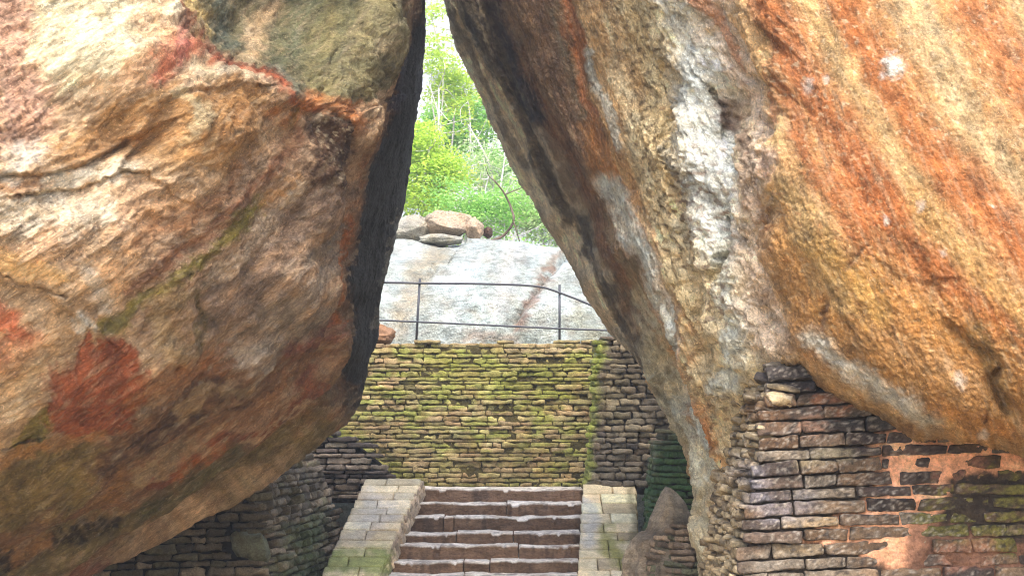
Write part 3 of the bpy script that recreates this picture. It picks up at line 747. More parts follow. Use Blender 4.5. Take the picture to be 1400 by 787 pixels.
# ---- back wall above the stairs
zB = -.66 * S
pw = Path([(-4.2, 19.3), (1.25, 19.2)])
topB = lambda s: 1.31 * S + .012 * math.sin(s * 5)
def paintB(p):
    p.mixc(sstep(-.08, .2, fbm(np.stack([p.px / 45, p.py / 14, p.px * 0 + 2], 1), 4)) * .85, (146,150,72))
    p.mixc(sstep(.0, .2, fbm(np.stack([p.px / 30, p.py / 30, p.px * 0 + 12], 1), 4)) * .5, (150,118,84))
    p.stroke([(500,462),(600,466),(720,470),(830,470)], 7, (176,150,118), .7, brk=.3, spk=.5)
    p.stroke([(540,600),(600,650),(680,640)], 24, (154,132,96), .6, brk=.6)
    p.stroke([(470,600),(500,650),(560,655)], 14, (120,122,44), .6, brk=.4)
    p.stroke([(720,610),(715,660)], 14, (112,96,66), .5, brk=.4)
    p.stroke([(690,400),(705,520),(740,510)], 14, (104,96,66), .5, brk=.6)
    p.stroke([(600,500),(700,520),(780,500)], 26, (150,152,62), .5, brk=.5)
bl = wall_bricks(pw, zB, topB, .082, (.15, .55), OL, depth=.2, batter=.035, jit=.018, gap=.003, hj=.32, accept=lambda c, s, z: c[0] > -3.6)
root = masonry('brick_wall', 'tall moss-green brick wall closing the top of the stairs, below the railing', (-.2 * S, 19.2 * S, zB), bl, [core_wall(pw, zB - .1, lambda s: topB(s) - .04, .035, 1.0, .03)], paintB, res=(9, 4, 2), rnd=.5, rough=.21, core_col=(84, 76, 46))
# ---- right return wall
def crn(xy): return xy
pr = Path([(1.02, 19.15), (.93, 18.6), (.90, 18.22), (.98, 18.08), (1.5, 17.95), (2.5, 17.6)])
def batr(s): return .10
def paintRW(p):
    p.stroke([(822,470),(812,520),(806,570),(798,662)], 7, (166,172,76), .95, soft=.5, spk=.5, brk=.2)
    p.stroke([(850,520),(830,560)], 26, (128,116,84), .6, brk=.6)
    p.stroke([(870,500),(900,560)], 18, (62,54,46), .6, brk=.5)
    p.stroke([(830,640),(870,650)], 26, (120,112,98), .6, brk=.5)
GR = [(104,94,78),(122,110,88),(88,80,66),(136,122,98),(98,86,72),(72,64,56)]
zR = -.56 * S
bl = wall_bricks(pr, zR, lambda s: 1.27 * S, .092, (.16, .42), GR, depth=.22, batter=batr, jit=.035, gap=.004, hj=.35, rag=.02)
masonry('brick_wall', 'grey eroded brick return wall right of the mossy wall with a bright moss corner', (1.2 * S, 18 * S, zR), bl, [core_wall(pr, zR - .1, 1.2 * S, batr, .5, .09)], paintRW, res=(8, 3, 2), rnd=.45, rough=.22, core_col=(50, 44, 36))
# ---- dark green wall beyond right ramp
pg = Path([(1.53, 17.9), (1.46, 16.9), (1.42, 16.1), (1.60, 15.75), (2.4, 15.4)])
def paintG(p):
    p.poly([(872,690),(885,640),(905,600),(950,590),(950,720),(872,730)], (62,100,54), .8, soft=10, brk=.4, spk=.3)
    p.stroke([(872,600),(900,590)], 20, (104,96,74), .7, brk=.4)
zG = -1.7 * S
bl = wall_bricks(pg, zG, lambda s: (-.02 if s < 2.2 else .1) * S, .085, (.15, .4), [(120,116,84),(100,108,70),(136,124,96),(86,88,66)], depth=.22, batter=.10, jit=.03, hj=.3, rag=.04)
masonry('brick_wall', 'dark green mossy brick wall between the right stair ramp and the boulder foot', (1.7 * S, 16 * S, zG), bl, [core_wall(pg, zG - .1, -.1 * S, .10, .6, .09)], paintG, res=(8, 3, 2), rnd=.45, rough=.2, core_col=(40, 38, 28))
# ---- left rubble wall along the stairs
pl = Path([(-5.0, 13.2), (-3.4, 13.9), (-2.35, 14.25), (-2.08, 14.7), (-2.02, 15.4), (-1.93, 16.6), (-1.84, 18.05)])
def batl(s): return .12 + .22 * float(sstep(3.6, 4.6, np.array(s)))
def topl(s):
    return float(np.interp(s, [0, 2.8, 3.7, 4.4, 6.2, pl.L], [.35, .3, .25, .22, .05, -.40])) * S
zL = -1.75 * S
def paintLW(p):
    p.stroke([(400,730),(425,750),(430,715)], 18, (84,104,56), .6, brk=.6, spk=.5)
    p.stroke([(440,780),(400,787)], 20, (70,96,50), .6, brk=.4)
    p.stroke([(250,760),(330,720),(360,680)], 50, (96,86,66), .6, brk=.4)
    p.stroke([(455,620),(480,640),(430,640)], 20, (126,112,94), .5, brk=.4)
bl = wall_bricks(pl, zL, topl, .098, (.16, .44), [(124,110,90),(104,92,74),(140,124,102),(88,78,64),(110,102,76)], depth=.26, batter=batl, jit=.045, hj=.3, rag=.04,
                 accept=lambda c, s, z: not (abs(proj(c)[0] - 341) < 24 and abs(proj(c)[1] - 745) < 19))
cen = P(341, 745, 13.75); A0 = np.array([.98, .19, -.02]); B0 = np.array([-.02, .12, .99]); bl.append((cen, A0, B0, np.array([.19, -.97, .12]), (.215, .165, .15), lin((112, 116, 92)) * 1.1))
masonry('rubble_wall', 'dark rubble wall with one big square block, under the left boulder beside the stairs', (-2.1 * S, 15 * S, zL), bl, [core_wall(pl, zL - .1, lambda s: topl(s) - .05, batl, .7, .11)], paintLW, res=(8, 4, 2), rnd=.5, rough=.24, core_col=(40, 36, 28))
# ---- stacked slab end wall left
ps = Path([(-3.1, 18.25), (-1.45, 18.15)])
def tops(s): return float(np.interp(s / S, [0, .75, 1.05, 1.25, 1.45, 1.62, 1.66], [.16, .14, .10, -.06, -.22, -.40, -.46])) * S
bl = wall_bricks(ps, -.7 * S, tops, .082, (.2, .5), [(126,112,96),(104,94,82),(140,128,110),(88,78,70)], depth=.4, batter=.02, jit=.05, hj=.3)
masonry('stone_wall', 'short stepped stack of dark stone slabs ending above the left stair ramp', (-2 * S, 18.2 * S, -.7 * S), bl, [core_wall(ps, -.75 * S, lambda s: tops(s) - .1, .02, .5, .14)], None, res=(9, 4, 3), rnd=.6, rough=.2, core_col=(36, 32, 27))

# ---- stair side ramps
def quad_bricks(BL, BR, TR, TL, Nn, rows, lr, pal, depth=.12, gap=.007, jit=.006, tilt=.01):
    BL, BR, TR, TL = [np.array(q, float) * S for q in (BL, BR, TR, TL)]; Nn = np.array(Nn, float); Nn /= np.linalg.norm(Nn); out = []
    edges = np.concatenate([[0], np.cumsum(rng.uniform(.75, 1.3, rows))]); edges /= edges[-1]
    for k in range(rows):
        v0, v1 = edges[k], edges[k + 1]; vm = (v0 + v1) / 2
        a, b = BL + (TL - BL) * vm, BR + (TR - BR) * vm; W = np.linalg.norm(b - a); A = (b - a) / W
        Bd = ((TL + TR) - (BL + BR)); H = np.linalg.norm(Bd) / 2 * (v1 - v0); Bd = Bd - A * (Bd @ A); Bd /= np.linalg.norm(Bd)
        cuts = [0]
        while cuts[-1] < W - lr[0]: cuts.append(cuts[-1] + rng.uniform(*lr))
        cuts[-1] = W
        if len(cuts) == 1: cuts = [0, W]
        for s0, s1 in zip(cuts[:-1], cuts[1:]):
            c = a + A * (s0 + s1) / 2 - Nn * (depth / 2) + Nn * rng.normal(0, jit)
            A2 = A + Nn * rng.normal(0, tilt); A2 /= np.linalg.norm(A2); N2 = np.cross(A2, Bd); N2 = N2 if N2 @ Nn > 0 else -N2
            out.append((c, A2, Bd, N2, ((s1 - s0 - gap) / 2, (H - gap) / 2, depth / 2), pick(pal)))
    return out
def prism(top4, depth):
    t = np.array(top4, float) * S; b = t.copy(); b[:, 2] -= depth * S
    return np.concatenate([t, b]), [[0,1,2,3],[7,6,5,4],[0,4,5,1],[1,5,6,2],[2,6,7,3],[3,7,4,0]]
SL = .334
def zc(z18, Y): return z18 + SL * (Y - 18)
RP = [(186,170,136),(178,162,130),(192,176,144),(172,154,122),(182,166,132)]
Yb = 14.6
nr_ = (0, -SL, 1)
def xin(Y): return .865 - .072 * (18 - Y)
def xout(Y): return 1.512 - .068 * (18 - Y)
zr = -.527
Q = [(xin(Yb), Yb, zc(zr, Yb)), (xout(Yb), Yb, zc(zr, Yb)), (xout(18.05), 18.05, zc(zr, 18.05)), (xin(18.05), 18.05, zc(zr, 18.05))]
bl = quad_bricks(*Q, nr_, 13, (.26, .55), RP, jit=.002, tilt=.003)
def paintRR(p):
    p.stroke([(840,740),(855,765),(830,730)], 12, (140,138,62), .8, brk=.4, spk=.5)
    p.stroke([(800,690),(805,740)], 10, (176,184,190), .5, brk=.4)
    p.stroke([(868,670),(870,787)], 5, (92,86,54), .6)
QI = [(q[0] + (.02 if i in (0, 3) else -.02), q[1], q[2] - .045) for i, q in enumerate(Q)]
masonry('stair_ramp', 'smooth cream brick ramp on the right side of the stairs', (1.1 * S, 16.5 * S, zc(zr, Yb) * S), bl, [prism(QI, .9)], paintRR, res=(12, 8, 2), rnd=.10, rough=.025, core_col=(84, 76, 60), mat=M_ramp, tap=.012, cat='stair ramp', group='brick ramps flanking the stairs')
zl = -.462
def xo(Y): return -1.80 - .062 * (18 - Y)
def xi(Y): return -1.10 - .105 * (18 - Y)
Q = [(xo(Yb), Yb, zc(zl, Yb)), (xi(Yb), Yb, zc(zl, Yb)), (xi(18.05), 18.05, zc(zl, 18.05)), (xo(18.05), 18.05, zc(zl, 18.05))]
bl = quad_bricks(*Q, nr_, 15, (.26, .60), RP, jit=.003, tilt=.005)
# inner cheek of diagonal bricks
Q2 = [(xi(Yb) + .05, Yb, zc(zl, Yb) - .20), (xi(18.05) + .05, 18.05, zc(zl, 18.05) - .2), (xi(18.05) + .005, 18.05, zc(zl, 18.05) - .02), (xi(Yb) + .005, Yb, zc(zl, Yb) - .02)]
bl += quad_bricks(*Q2, (1, .05, .1), 3, (.10, .20), [(150,132,108),(132,116,96),(164,144,120)], depth=.07, jit=.01, tilt=.02)
def paintLR(p):
    p.stroke([(455,772),(520,765)], 17, (134,146,74), .85, brk=.3, spk=.4)
    p.stroke([(505,690),(530,700),(500,715)], 16, (182,184,190), .35, brk=.3)
    p.stroke([(500,655),(570,655)], 9, (176,166,140), .6)
    p.stroke([(460,740),(500,735)], 8, (184,170,150), .6)
QI = [(q[0] + (.03 if i in (0, 3) else -.03), q[1], q[2] - .05) for i, q in enumerate(Q)]
masonry('stair_ramp', 'worn pale brick ramp with a green mossy lower end, left side of the stairs', (-1.5 * S, 16.5 * S, zc(zl, Yb) * S), bl, [prism(QI, .95)], paintLR, res=(12, 8, 2), rnd=.12, rough=.035, core_col=(84, 74, 58), mat=M_ramp, tap=.012, cat='stair ramp', group='brick ramps flanking the stairs')

# ------------------------------------------------------------------ staircase
edges_py = [667.5, 685.5, 703.5, 725.5, 742, 762.5, 782, 803, 825, 848]
Ys = [(.585 + 6.012) / ((q - 603.7) / 2000 + .334) for q in edges_py]
stair = empty('staircase', (-.2 * S, Ys[-1] * S, -1.9 * S), 'flight of worn dark stone steps climbing between two brick ramps', 'stairs')
def block(x0, x1, y0, y1, z0, z1, seed):
    nx, ny, nz = max(int((x1 - x0) / .012), 6), 10, 10
    T, Fc = brick_template(nx, ny, nz)   # x along, y->up, z->toward camera
    t = T.copy(); H = np.array([(x1 - x0) / 2, (z1 - z0) / 2, (y1 - y0) / 2]); L = t * H; r = .014
    inner = np.clip(L, -(H - r), H - r); d = L - inner; ln = np.linalg.norm(d, axis=1, keepdims=True); L = inner + np.where(ln > 1e-9, d / np.maximum(ln, 1e-9) * np.minimum(ln, r), 0)
    W = np.stack([(x0 + x1) / 2 + L[:, 0], (y0 + y1) / 2 - L[:, 2], (z0 + z1) / 2 + L[:, 1]], 1)
    q = W * np.array([1.6, 3, 3]) + seed
    topk = sstep(0, .6, T[:, 1]); fr = sstep(0, .6, T[:, 2])
    W[:, 2] += (fbm(q, 3) * .045 + fbm(W * 9 + seed, 3) * .012 - .012 * np.exp(-((W[:, 0] - (x0 + x1) / 2) / .5) ** 2)) * topk
    W[:, 1] += (fbm(q + 50, 3) * .06 + fbm(W * 8 + seed, 4) * .03) * fr
    chip = sstep(.15, .3, fbm(np.stack([W[:, 0] * 5, W[:, 2] * 0, W[:, 0] * 0 + seed], 1), 3)) * topk * fr
    W[:, 2] -= chip * .03; W[:, 1] += chip * .02
    return W, Fc, T
cuts = [[], [.55], [.20, .26], [.30, .62], [.66], [.38, .52], [.4], [.7], [], [.5]]
for k, (Y, py) in enumerate(zip(Ys, edges_py)):
    zt = -(py - 603.7) / 2000 * Y * S
    zbm = zt - .30
    Yback = (Ys[k - 1] if k else 18.2) * S + .12 + (1.2 if k == 0 else 0)
    xa, xb = (-1.08 - .072 * (18 - Y) - .06) * S, (xin(Y) + .01) * S
    cs = [0] + cuts[k] + [1]; VV = []; FF = []; CC = []; n0 = 0
    for a, b in zip(cs[:-1], cs[1:]):
        W, Fc, T = block(xa + (xb - xa) * a + .004, xa + (xb - xa) * b - .004, Y * S + rng.uniform(-.015, .025), Yback, zbm, zt + rng.uniform(-.012, .006), k * 7.3 + a * 11)
        VV.append(W); FF.append(Fc + n0); n0 += len(W)
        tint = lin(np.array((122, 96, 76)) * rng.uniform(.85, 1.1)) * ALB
        tread = lin((246, 236, 220)) * ALB  # pale tread tops: the skylight's bright line put into the colour
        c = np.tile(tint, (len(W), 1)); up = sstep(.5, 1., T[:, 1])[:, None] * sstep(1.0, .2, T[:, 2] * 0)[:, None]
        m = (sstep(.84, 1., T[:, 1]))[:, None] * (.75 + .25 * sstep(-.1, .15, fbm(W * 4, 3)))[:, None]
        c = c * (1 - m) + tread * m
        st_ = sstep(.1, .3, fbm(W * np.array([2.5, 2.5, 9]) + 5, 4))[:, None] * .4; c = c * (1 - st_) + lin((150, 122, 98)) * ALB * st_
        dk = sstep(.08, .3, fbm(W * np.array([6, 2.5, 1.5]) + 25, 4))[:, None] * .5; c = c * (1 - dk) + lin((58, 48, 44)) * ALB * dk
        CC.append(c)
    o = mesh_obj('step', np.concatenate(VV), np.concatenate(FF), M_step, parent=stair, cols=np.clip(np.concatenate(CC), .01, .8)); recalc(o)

# ------------------------------------------------------------------ right brick pier under the boulder
pf = Path([(1.13, 7.86), (1.6, 7.80), (2.6, 7.72), (4.0, 7.6)])
psd = Path([(1.30, 10.3), (1.21, 9.0), (1.13, 7.95)])
zP = -1.0 * S
def edge_x(py): return np.interp(py, [480, 560, 640, 720, 800, 900], [1058, 1040, 1018, 1012, 1002, 998])
def accF(c, s, z):
    px, py = proj(c); yb = np.interp(px, [q[0] for q in BE], [q[1] for q in BE])
    return py > yb - 55
def accS(c, s, z):
    px, py = proj(c); return True
tiltF = lambda s: .10 * (1 - math.exp(-s / 1.1))
topF = lambda s: float(np.interp(s / S, [0, .15, .45, 1.0, 1.5, 2.9], [.44, .44, .36, .12, .03, .03])) * S
blF = wall_bricks(pf, zP, topF, .093, (.22, .5), NB, depth=.2, start=lambda z: .18 * (z - zP), batter=.05, jit=.010, tilt=tiltF, gap=.009, accept=accF, hj=.14)
psTop = lambda s: .42 * S
blS = wall_bricks(psd, zP, psTop, .07, (.09, .26), [(132,118,92),(116,102,80),(146,130,102),(98,86,68)], depth=.22, batter=.18, jit=.03, hj=.35)
def paintP(p):
    side = 1 - sstep(-4, 4, p.px - edge_x(p.py))
    p.mixc(side * .4 * sstep(-.1, .2, p.st), (140,126,98))
    f = p.fine
    p.stroke([(1050,505),(1120,520)], 24, (62,58,60), .85, brk=.3, spk=.4)
    p.stroke([(1150,560),(1200,590)], 20, (60,60,58), .8, brk=.2, spk=.4)
    p.stroke([(1170,600),(1250,610),(1310,625)], 14, (66,56,56), .85, brk=.2, spk=.5)
    p.stroke([(1200,660),(1240,650),(1300,645)], 16, (82,68,64), .7, brk=.4, spk=.5)
    p.stroke([(1030,560),(1060,570)], 14, (122,92,66), .7, brk=.3)
    p.stroke([(1105,580),(1115,580)], 13, (202,160,132), .8, spk=.4)
    p.stroke([(1020,650),(1050,700),(1100,690)], 18, (136,134,142), .5, brk=.4, spk=.4)
    p.stroke([(1040,770),(1150,780)], 22, (136,126,110), .6, brk=.5)
    p.stroke([(1100,630),(1160,620)], 10, (158,146,118), .6, brk=.4)
    p.stroke([(1150,560),(1170,545),(1110,545)], 9, (166,112,80), .6, brk=.4, spk=.5)
    p.stroke([(1300,690),(1350,660),(1400,680)], 46, (74,62,44), .7, brk=.5, spk=.5)
    p.stroke([(1260,720),(1300,720),(1380,740)], 14, (112,108,48), .75, brk=.4, spk=.8)
    p.stroke([(1370,690),(1390,660)], 11, (112,110,52), .7, brk=.4, spk=.8)
    p.specks([(1320,680),(1400,700)], 55, (122,116,54), .9, th=.08, sz=8)
    p.stroke([(1300,760),(1350,750)], 14, (176,124,98), .6, brk=.5, spk=.8)
    p.stroke([(1290,650),(1340,640)], 12, (150,104,86), .6, brk=.5, spk=.8)
    p.specks([(1030,560),(1180,740)], 130, (190,180,164), .5, th=.18, sz=4.5)
    p.specks([(1150,620),(1300,760)], 90, (186,176,160), .45, th=.2, sz=4)
    p.specks([(1030,560),(1280,740)], 160, (50,46,46), .7, th=.15, sz=7)
def mortP(p):
    p.poly([(1190,600),(1230,585),(1320,590),(1400,600),(1400,640),(1300,650),(1290,700),(1260,740),(1240,787),(1180,760),(1100,740),(1120,720),(1180,690),(1200,660),(1190,620)], (250,182,140), .97, soft=7, spk=.3); p.c = p.c * 1.15
    p.poly([(1240,700),(1400,740),(1400,800),(1230,800)], (150,108,84), .8, soft=8, brk=.4)
# the mortar bulges out to the brick faces where it was repointed
cv, cf = core_wall(pf, zP - .1, lambda s: topF(s) - .01, .05, 1.2, .036, nz=150, ns=260)
px, py = proj(cv)
mk = inpoly(px, py, [(1185,575),(1320,585),(1500,595),(1500,840),(1300,840),(1290,780),(1260,740),(1230,830),(1160,790),(1095,745),(1110,722),(1180,690),(1195,660),(1185,620)])
a = sstep(-6, 6, mk + 8 * fbm(np.stack([px / 25, py / 25, px * 0], 1), 3))
isf = (np.arange(len(cv)) % 153) < 151
cv[:, 0] += .18 * np.clip(cv[:, 2] - zP, 0, 9) * np.clip(1 - (cv[:, 0] - 1.13 * S) / (1.2 * S), 0, 1) + .05
cv[:, 1] -= a * isf * (.036 + .008 * fbm(cv * 14, 2)) ; 
cs_ = core_wall(psd, zP - .1, .40 * S, .18, .35, .07, nz=60, ns=60)
masonry('brick_pier', 'weathered brick pier with pink mortar patch, holding up the right boulder', (2 * S, 8 * S, zP), blF, [(cv, cf), cs_], paintP, extra=[('side_brickwork', blS, .75, .34, (6, 5, 4))], res=(18, 7, 3), rnd=.34, rough=.09, core_col=(64, 54, 44), warp=6, cat='pier', nscale=11, mort=mortP)

# ------------------------------------------------------------------ free stones
def stone(name, c, rad, label, base_col, paint=None, planes=6, seed=0, mat=None, n=90, amp=.12, group=None, cat='rock', power=2., fs=3., warp=8, feats=()):
    r = np.random.default_rng(seed)
    th = np.linspace(0, 2 * np.pi, 2 * n, endpoint=False)[None]; ph = np.linspace(-np.pi / 2 + .01, np.pi / 2 - .01, n)[:, None]
    d = np.stack([np.cos(ph) * np.cos(th), np.cos(ph) * np.sin(th), np.sin(ph) * np.ones_like(th)], -1)
    k = (np.abs(d) ** power).sum(-1) ** (-1 / power); V = d * k[..., None]
    for q in range(planes):
        nn = r.normal(size=3); nn /= np.linalg.norm(nn); o = r.uniform(.68, .9)
        e = np.maximum(V @ nn - o, 0); V = V - e[..., None] * nn * .92
    V = V * (1 + amp * fbm(V * 1.3 + seed, 3)[..., None] * 2)
    V = V * np.array(rad) * S
    V = V + np.array(c)
    h = fbm(V * fs / S + seed, 5, gain=.55) * amp * min(rad) * .5 * S
    V = V + d * h[..., None]
    if feats:
        fx, fy = proj(V); fx = fx + 9 * fbm(V * 2.2, 4); fy = fy + 9 * fbm(V * 2.2 + 9, 4)
        for kind, pts, wd, hh, ext in feats:
            dd, sg = pdist(fx, fy, pts, max(wd, ext) * 4 + 20)
            V = V - d * ((hh * np.exp(-(dd / wd) ** 2)) if kind == 'crack' else hh * (.5 + .5 * np.tanh(sg * dd / wd)) * np.exp(-(dd / ext) ** 2))[..., None]
    v = V.reshape(-1, 3); m = 2 * n
    i = np.arange(n - 1)[:, None] * m; j = np.arange(m)[None]; j2 = (j + 1) % m
    f = np.stack([i + j, i + j2, i + m + j2, i + m + j], -1).reshape(-1, 4).tolist() + [list(range(m))[::-1], list(range((n - 1) * m, n * m))]
    px, py = proj(v); pt = Painter(px, py, v, base_col, warp=warp)
    if paint: paint(pt)
    pt.mottle(.14, .04)
    o = mesh_obj(name, v, f, mat or M_slab, cols=pt.c, base=(c[0], c[1], v[:, 2].min()))
    return tag(o, label, cat, group)
def paintS(p):
    p.mixc(sstep(-.1, .25, fbm(np.stack([p.px / 60, p.py / 40, p.px * 0], 1), 4)) * .5, (216,222,216))
    p.stroke([(590,350),(565,400),(548,440)], 18, (186,170,142), .7, brk=.3, spk=.5)
    p.stroke([(600,345),(560,370)], 10, (160,150,124), .5, spk=.6)
    p.stroke([(755,370),(735,392),(722,415),(712,440)], 7, (150,116,96), .8, spk=1.4, brk=.6)
    p.stroke([(745,365),(765,350),(775,340)], 5, (140,120,100), .8, spk=.5)
    p.stroke([(700,350),(680,420)], 14, (206,200,192), .5, spk=.5)
    p.stroke([(640,400),(650,440)], 24, (206,220,214), .6, spk=.5)
    p.stroke([(790,440),(815,455)], 14, (140,136,108), .6, spk=.7)
    p.stroke([(640,462),(700,468)], 7, (180,148,124), .6, spk=.7)
    p.specks([(560,360),(800,420)], 200, (150,156,148), .6, th=.10, sz=6); p.specks([(560,360),(800,420)], 200, (120,122,112), .5, th=.2, sz=3.5); p.specks([(540,380),(800,460)], 160, (168,160,146), .4, th=.16, sz=14)
slab = stone('rock_outcrop', np.array([0, 28.5 * S, .9 * S]), (9.5, 6.6, 2.98), 'broad pale grey bare rock slab behind the metal railing', (184,192,184), paintS, planes=0, seed=5, n=420, amp=.06, cat='rock', power=2.2, fs=1.3, feats=[('ledge',[(612,352),(590,370),(565,400),(540,450)],6,.3,40),('crack',[(790,320),(765,350),(740,385),(715,415),(705,440)],5,.28,0),('ledge',[(800,330),(765,350),(740,385),(712,420),(700,470)],5,.3,50),('crack',[(590,350),(570,400),(545,440)],4,.15,0),('ledge',[(840,430),(790,450),(740,470)],6,.25,40),('crack',[(650,420),(640,460)],4,.12,0)])
sg = 'loose rocks on top of the pale slab'
zt_ = lambda py, Y: P(0, py, Y)[2]
stone('rock', P(562, 313, 26.6), (.46, .4, .26), 'grey rounded rock at the left end of the row on the slab', (176,168,150), seed=11, group=sg)
stone('rock', P(613, 308, 26.5), (.50, .4, .27), 'large tan angular rock, biggest of the row on the slab', (196,174,148), lambda p: p.stroke([(620,330),(640,325)], 6, (130,100,80), .8), seed=23, planes=12, group=sg)
stone('rock', P(649, 313, 26.4), (.17, .25, .22), 'small tan upright rock beside the largest rock on the slab', (198,172,144), seed=31, planes=9, group=sg)
stone('rock', P(602, 328, 26.0), (.42, .3, .10), 'low smooth grey rock lying in front of the tan rocks', (184,178,160), seed=43, planes=3, group=sg)
stone('rock', P(667, 318, 26.5), (.10, .2, .10), 'tiny dark brown rock at the right end of the row', (104,80,66), seed=51, group=sg)
stone('rock', P(520, 458, 19.75), (.2, .22, .15), 'reddish brown rock on the wall top next to the left boulder', (164,124,92), seed=61, planes=8, mat=M_brick, group=None)
# conical rock at the foot of the right boulder
def paintC(p):
    p.stroke([(880,787),(900,740),(960,730)], 30, (92,80,68), .7, brk=.5)
    p.stroke([(900,745),(925,740)], 7, (72,84,66), .7, spk=.5)
stone('rock', P(915, 790, 12.6) + np.array([0, .2, -.1]), (.44, .5, .80), 'grey-brown pointed rock with brick courses at its base, by the right boulder foot', (172,158,136), paintC, planes=4, seed=71, mat=M_step, n=160, power=1.35, amp=.16, fs=4.)
pc = Path([(.86, 12.75), (1.0, 12.3), (1.3, 12.05), (1.75, 12.0)])
topC = lambda s: float(np.interp(s / S, [0, .35, .7, 1.2], [-1.02, -.80, -.72, -.72])) * S
bl = wall_bricks(pc, -1.6 * S, topC, .062, (.12, .34), [(112,98,82),(96,84,72),(84,84,66),(124,108,90)], depth=.2, batter=.35, jit=.02, hj=.3, rag=.02)
masonry('brick_plinth', 'low curved brick plinth wrapped round the pointed rock, right of the stairs', (1.2 * S, 12.2 * S, -1.6 * S), bl, [core_wall(pc, -1.65 * S, lambda s: topC(s) - .04, .35, .4, .08)], None, res=(8, 4, 2), rnd=.5, rough=.2, core_col=(52, 46, 38), cat='wall')

# ------------------------------------------------------------------ railing
def tube(pts, r, n=8, close=True):
    pts = np.array(pts, float); V = []; r = np.broadcast_to(r, len(pts))
    for k, p in enumerate(pts):
        t = pts[min(k + 1, len(pts) - 1)] - pts[max(k - 1, 0)]; t /= np.linalg.norm(t) + 1e-9
        a = np.cross(t, (0, 0, 1) if abs(t[2]) < .9 else (1, 0, 0)); a /= np.linalg.norm(a); b = np.cross(t, a)
        for q in range(n):
            an = 2 * math.pi * q / n; V.append(p + r[k] * (a * math.cos(an) + b * math.sin(an)))
    F_ = [[k * n + q, k * n + (q + 1) % n, (k + 1) * n + (q + 1) % n, (k + 1) * n + q] for k in range(len(pts) - 1) for q in range(n)]
    if close: F_ += [list(range(n))[::-1], list(range((len(pts) - 1) * n, len(pts) * n))]
    return V, F_
YR = 19.5
rail = empty('metal_railing', P(668, 470, YR), 'thin dark iron railing with two rails running along the top of the mossy wall', 'railing')
for (a, b) in (((574, 381), (568.5, 470)), ((765, 389), (765, 474)), ((474, 379), (465, 468)), ((872, 452), (872, 520))):
    v, f = tube([P(*b, YR) - [0, 0, .1], P(*a, YR)], .021); mesh_obj('post', v, f, M_metal, parent=rail)
def smoothline(pts, n=8):
    pts = np.array(pts, float); out = []
    for k in range(len(pts) - 1):
        p0, p1, p2, p3 = pts[max(k - 1, 0)], pts[k], pts[k + 1], pts[min(k + 2, len(pts) - 1)]
        for t in np.linspace(0, 1, n, endpoint=False): out.append(.5 * ((2 * p1) + (-p0 + p2) * t + (2 * p0 - 5 * p1 + 4 * p2 - p3) * t * t + (-p0 + 3 * p1 - 3 * p2 + p3) * t ** 3))
    return np.array(out + [pts[-1]])
v, f = tube(smoothline([P(440,384,YR-.03), P(574,387,YR-.03), P(660,388,YR-.03), P(730,391,YR-.03), P(765,400,YR-.03), P(822,424,YR-.03), P(875,458,YR-.03)]), .019); mesh_obj('top_rail', v, f, M_metal, parent=rail)
v, f = tube(smoothline([P(440,434,YR-.03), P(574,440,YR-.03), P(660,444,YR-.03), P(765,449,YR-.03), P(880,453,YR-.03)]), .016); mesh_obj('lower_rail', v, f, M_metal, parent=rail)

# ------------------------------------------------------------------ ground
def sheet(name, xs, ys, zf, colr, label, mat=M_soil):
    X, Yg = np.meshgrid(xs, ys); Z = zf(X, Yg); V = np.stack([X, Yg, Z], -1); n, m = X.shape
    i = np.arange(n - 1)[:, None] * m; j = np.arange(m - 1)[None]
    f = np.stack([i + j, i + j + 1, i + m + j + 1, i + m + j], -1).reshape(-1, 4)
    v = V.reshape(-1, 3); c = np.tile(lin(colr) * ALB, (len(v), 1)) * (1 + .5 * fbm(v * .3, 3))[:, None]
    o = mesh_obj(name, v, f, mat, base=(0, 0, 0), cols=np.clip(c, .01, .6)); tag(o, label, kind='structure'); return o
g1 = np.concatenate([np.linspace(-400, -30, 12), np.linspace(-28, 28, 90), np.linspace(30, 400, 12)])
sheet('ground', g1, np.concatenate([np.linspace(-400, -12, 10), np.linspace(-10, 24, 60)]), lambda x, y: -1.72 * S + .05 * fbm(np.stack([x * .4, y * .4, x * 0], -1), 3) - .15, (206, 186, 154), 'packed earth ground in front of the arch')
sheet('terrace', g1, np.concatenate([[19.45 * S, 19.7 * S], np.linspace(20 * S, 50 * S, 50), np.linspace(52 * S, 500, 12)]), lambda x, y: 1.22 * S + .05 * fbm(np.stack([x * .4, y * .4, x * 0], -1), 3) + np.clip(y - 34 * S, 0, 200) * .10, (126, 116, 90), 'raised ground behind the mossy wall')

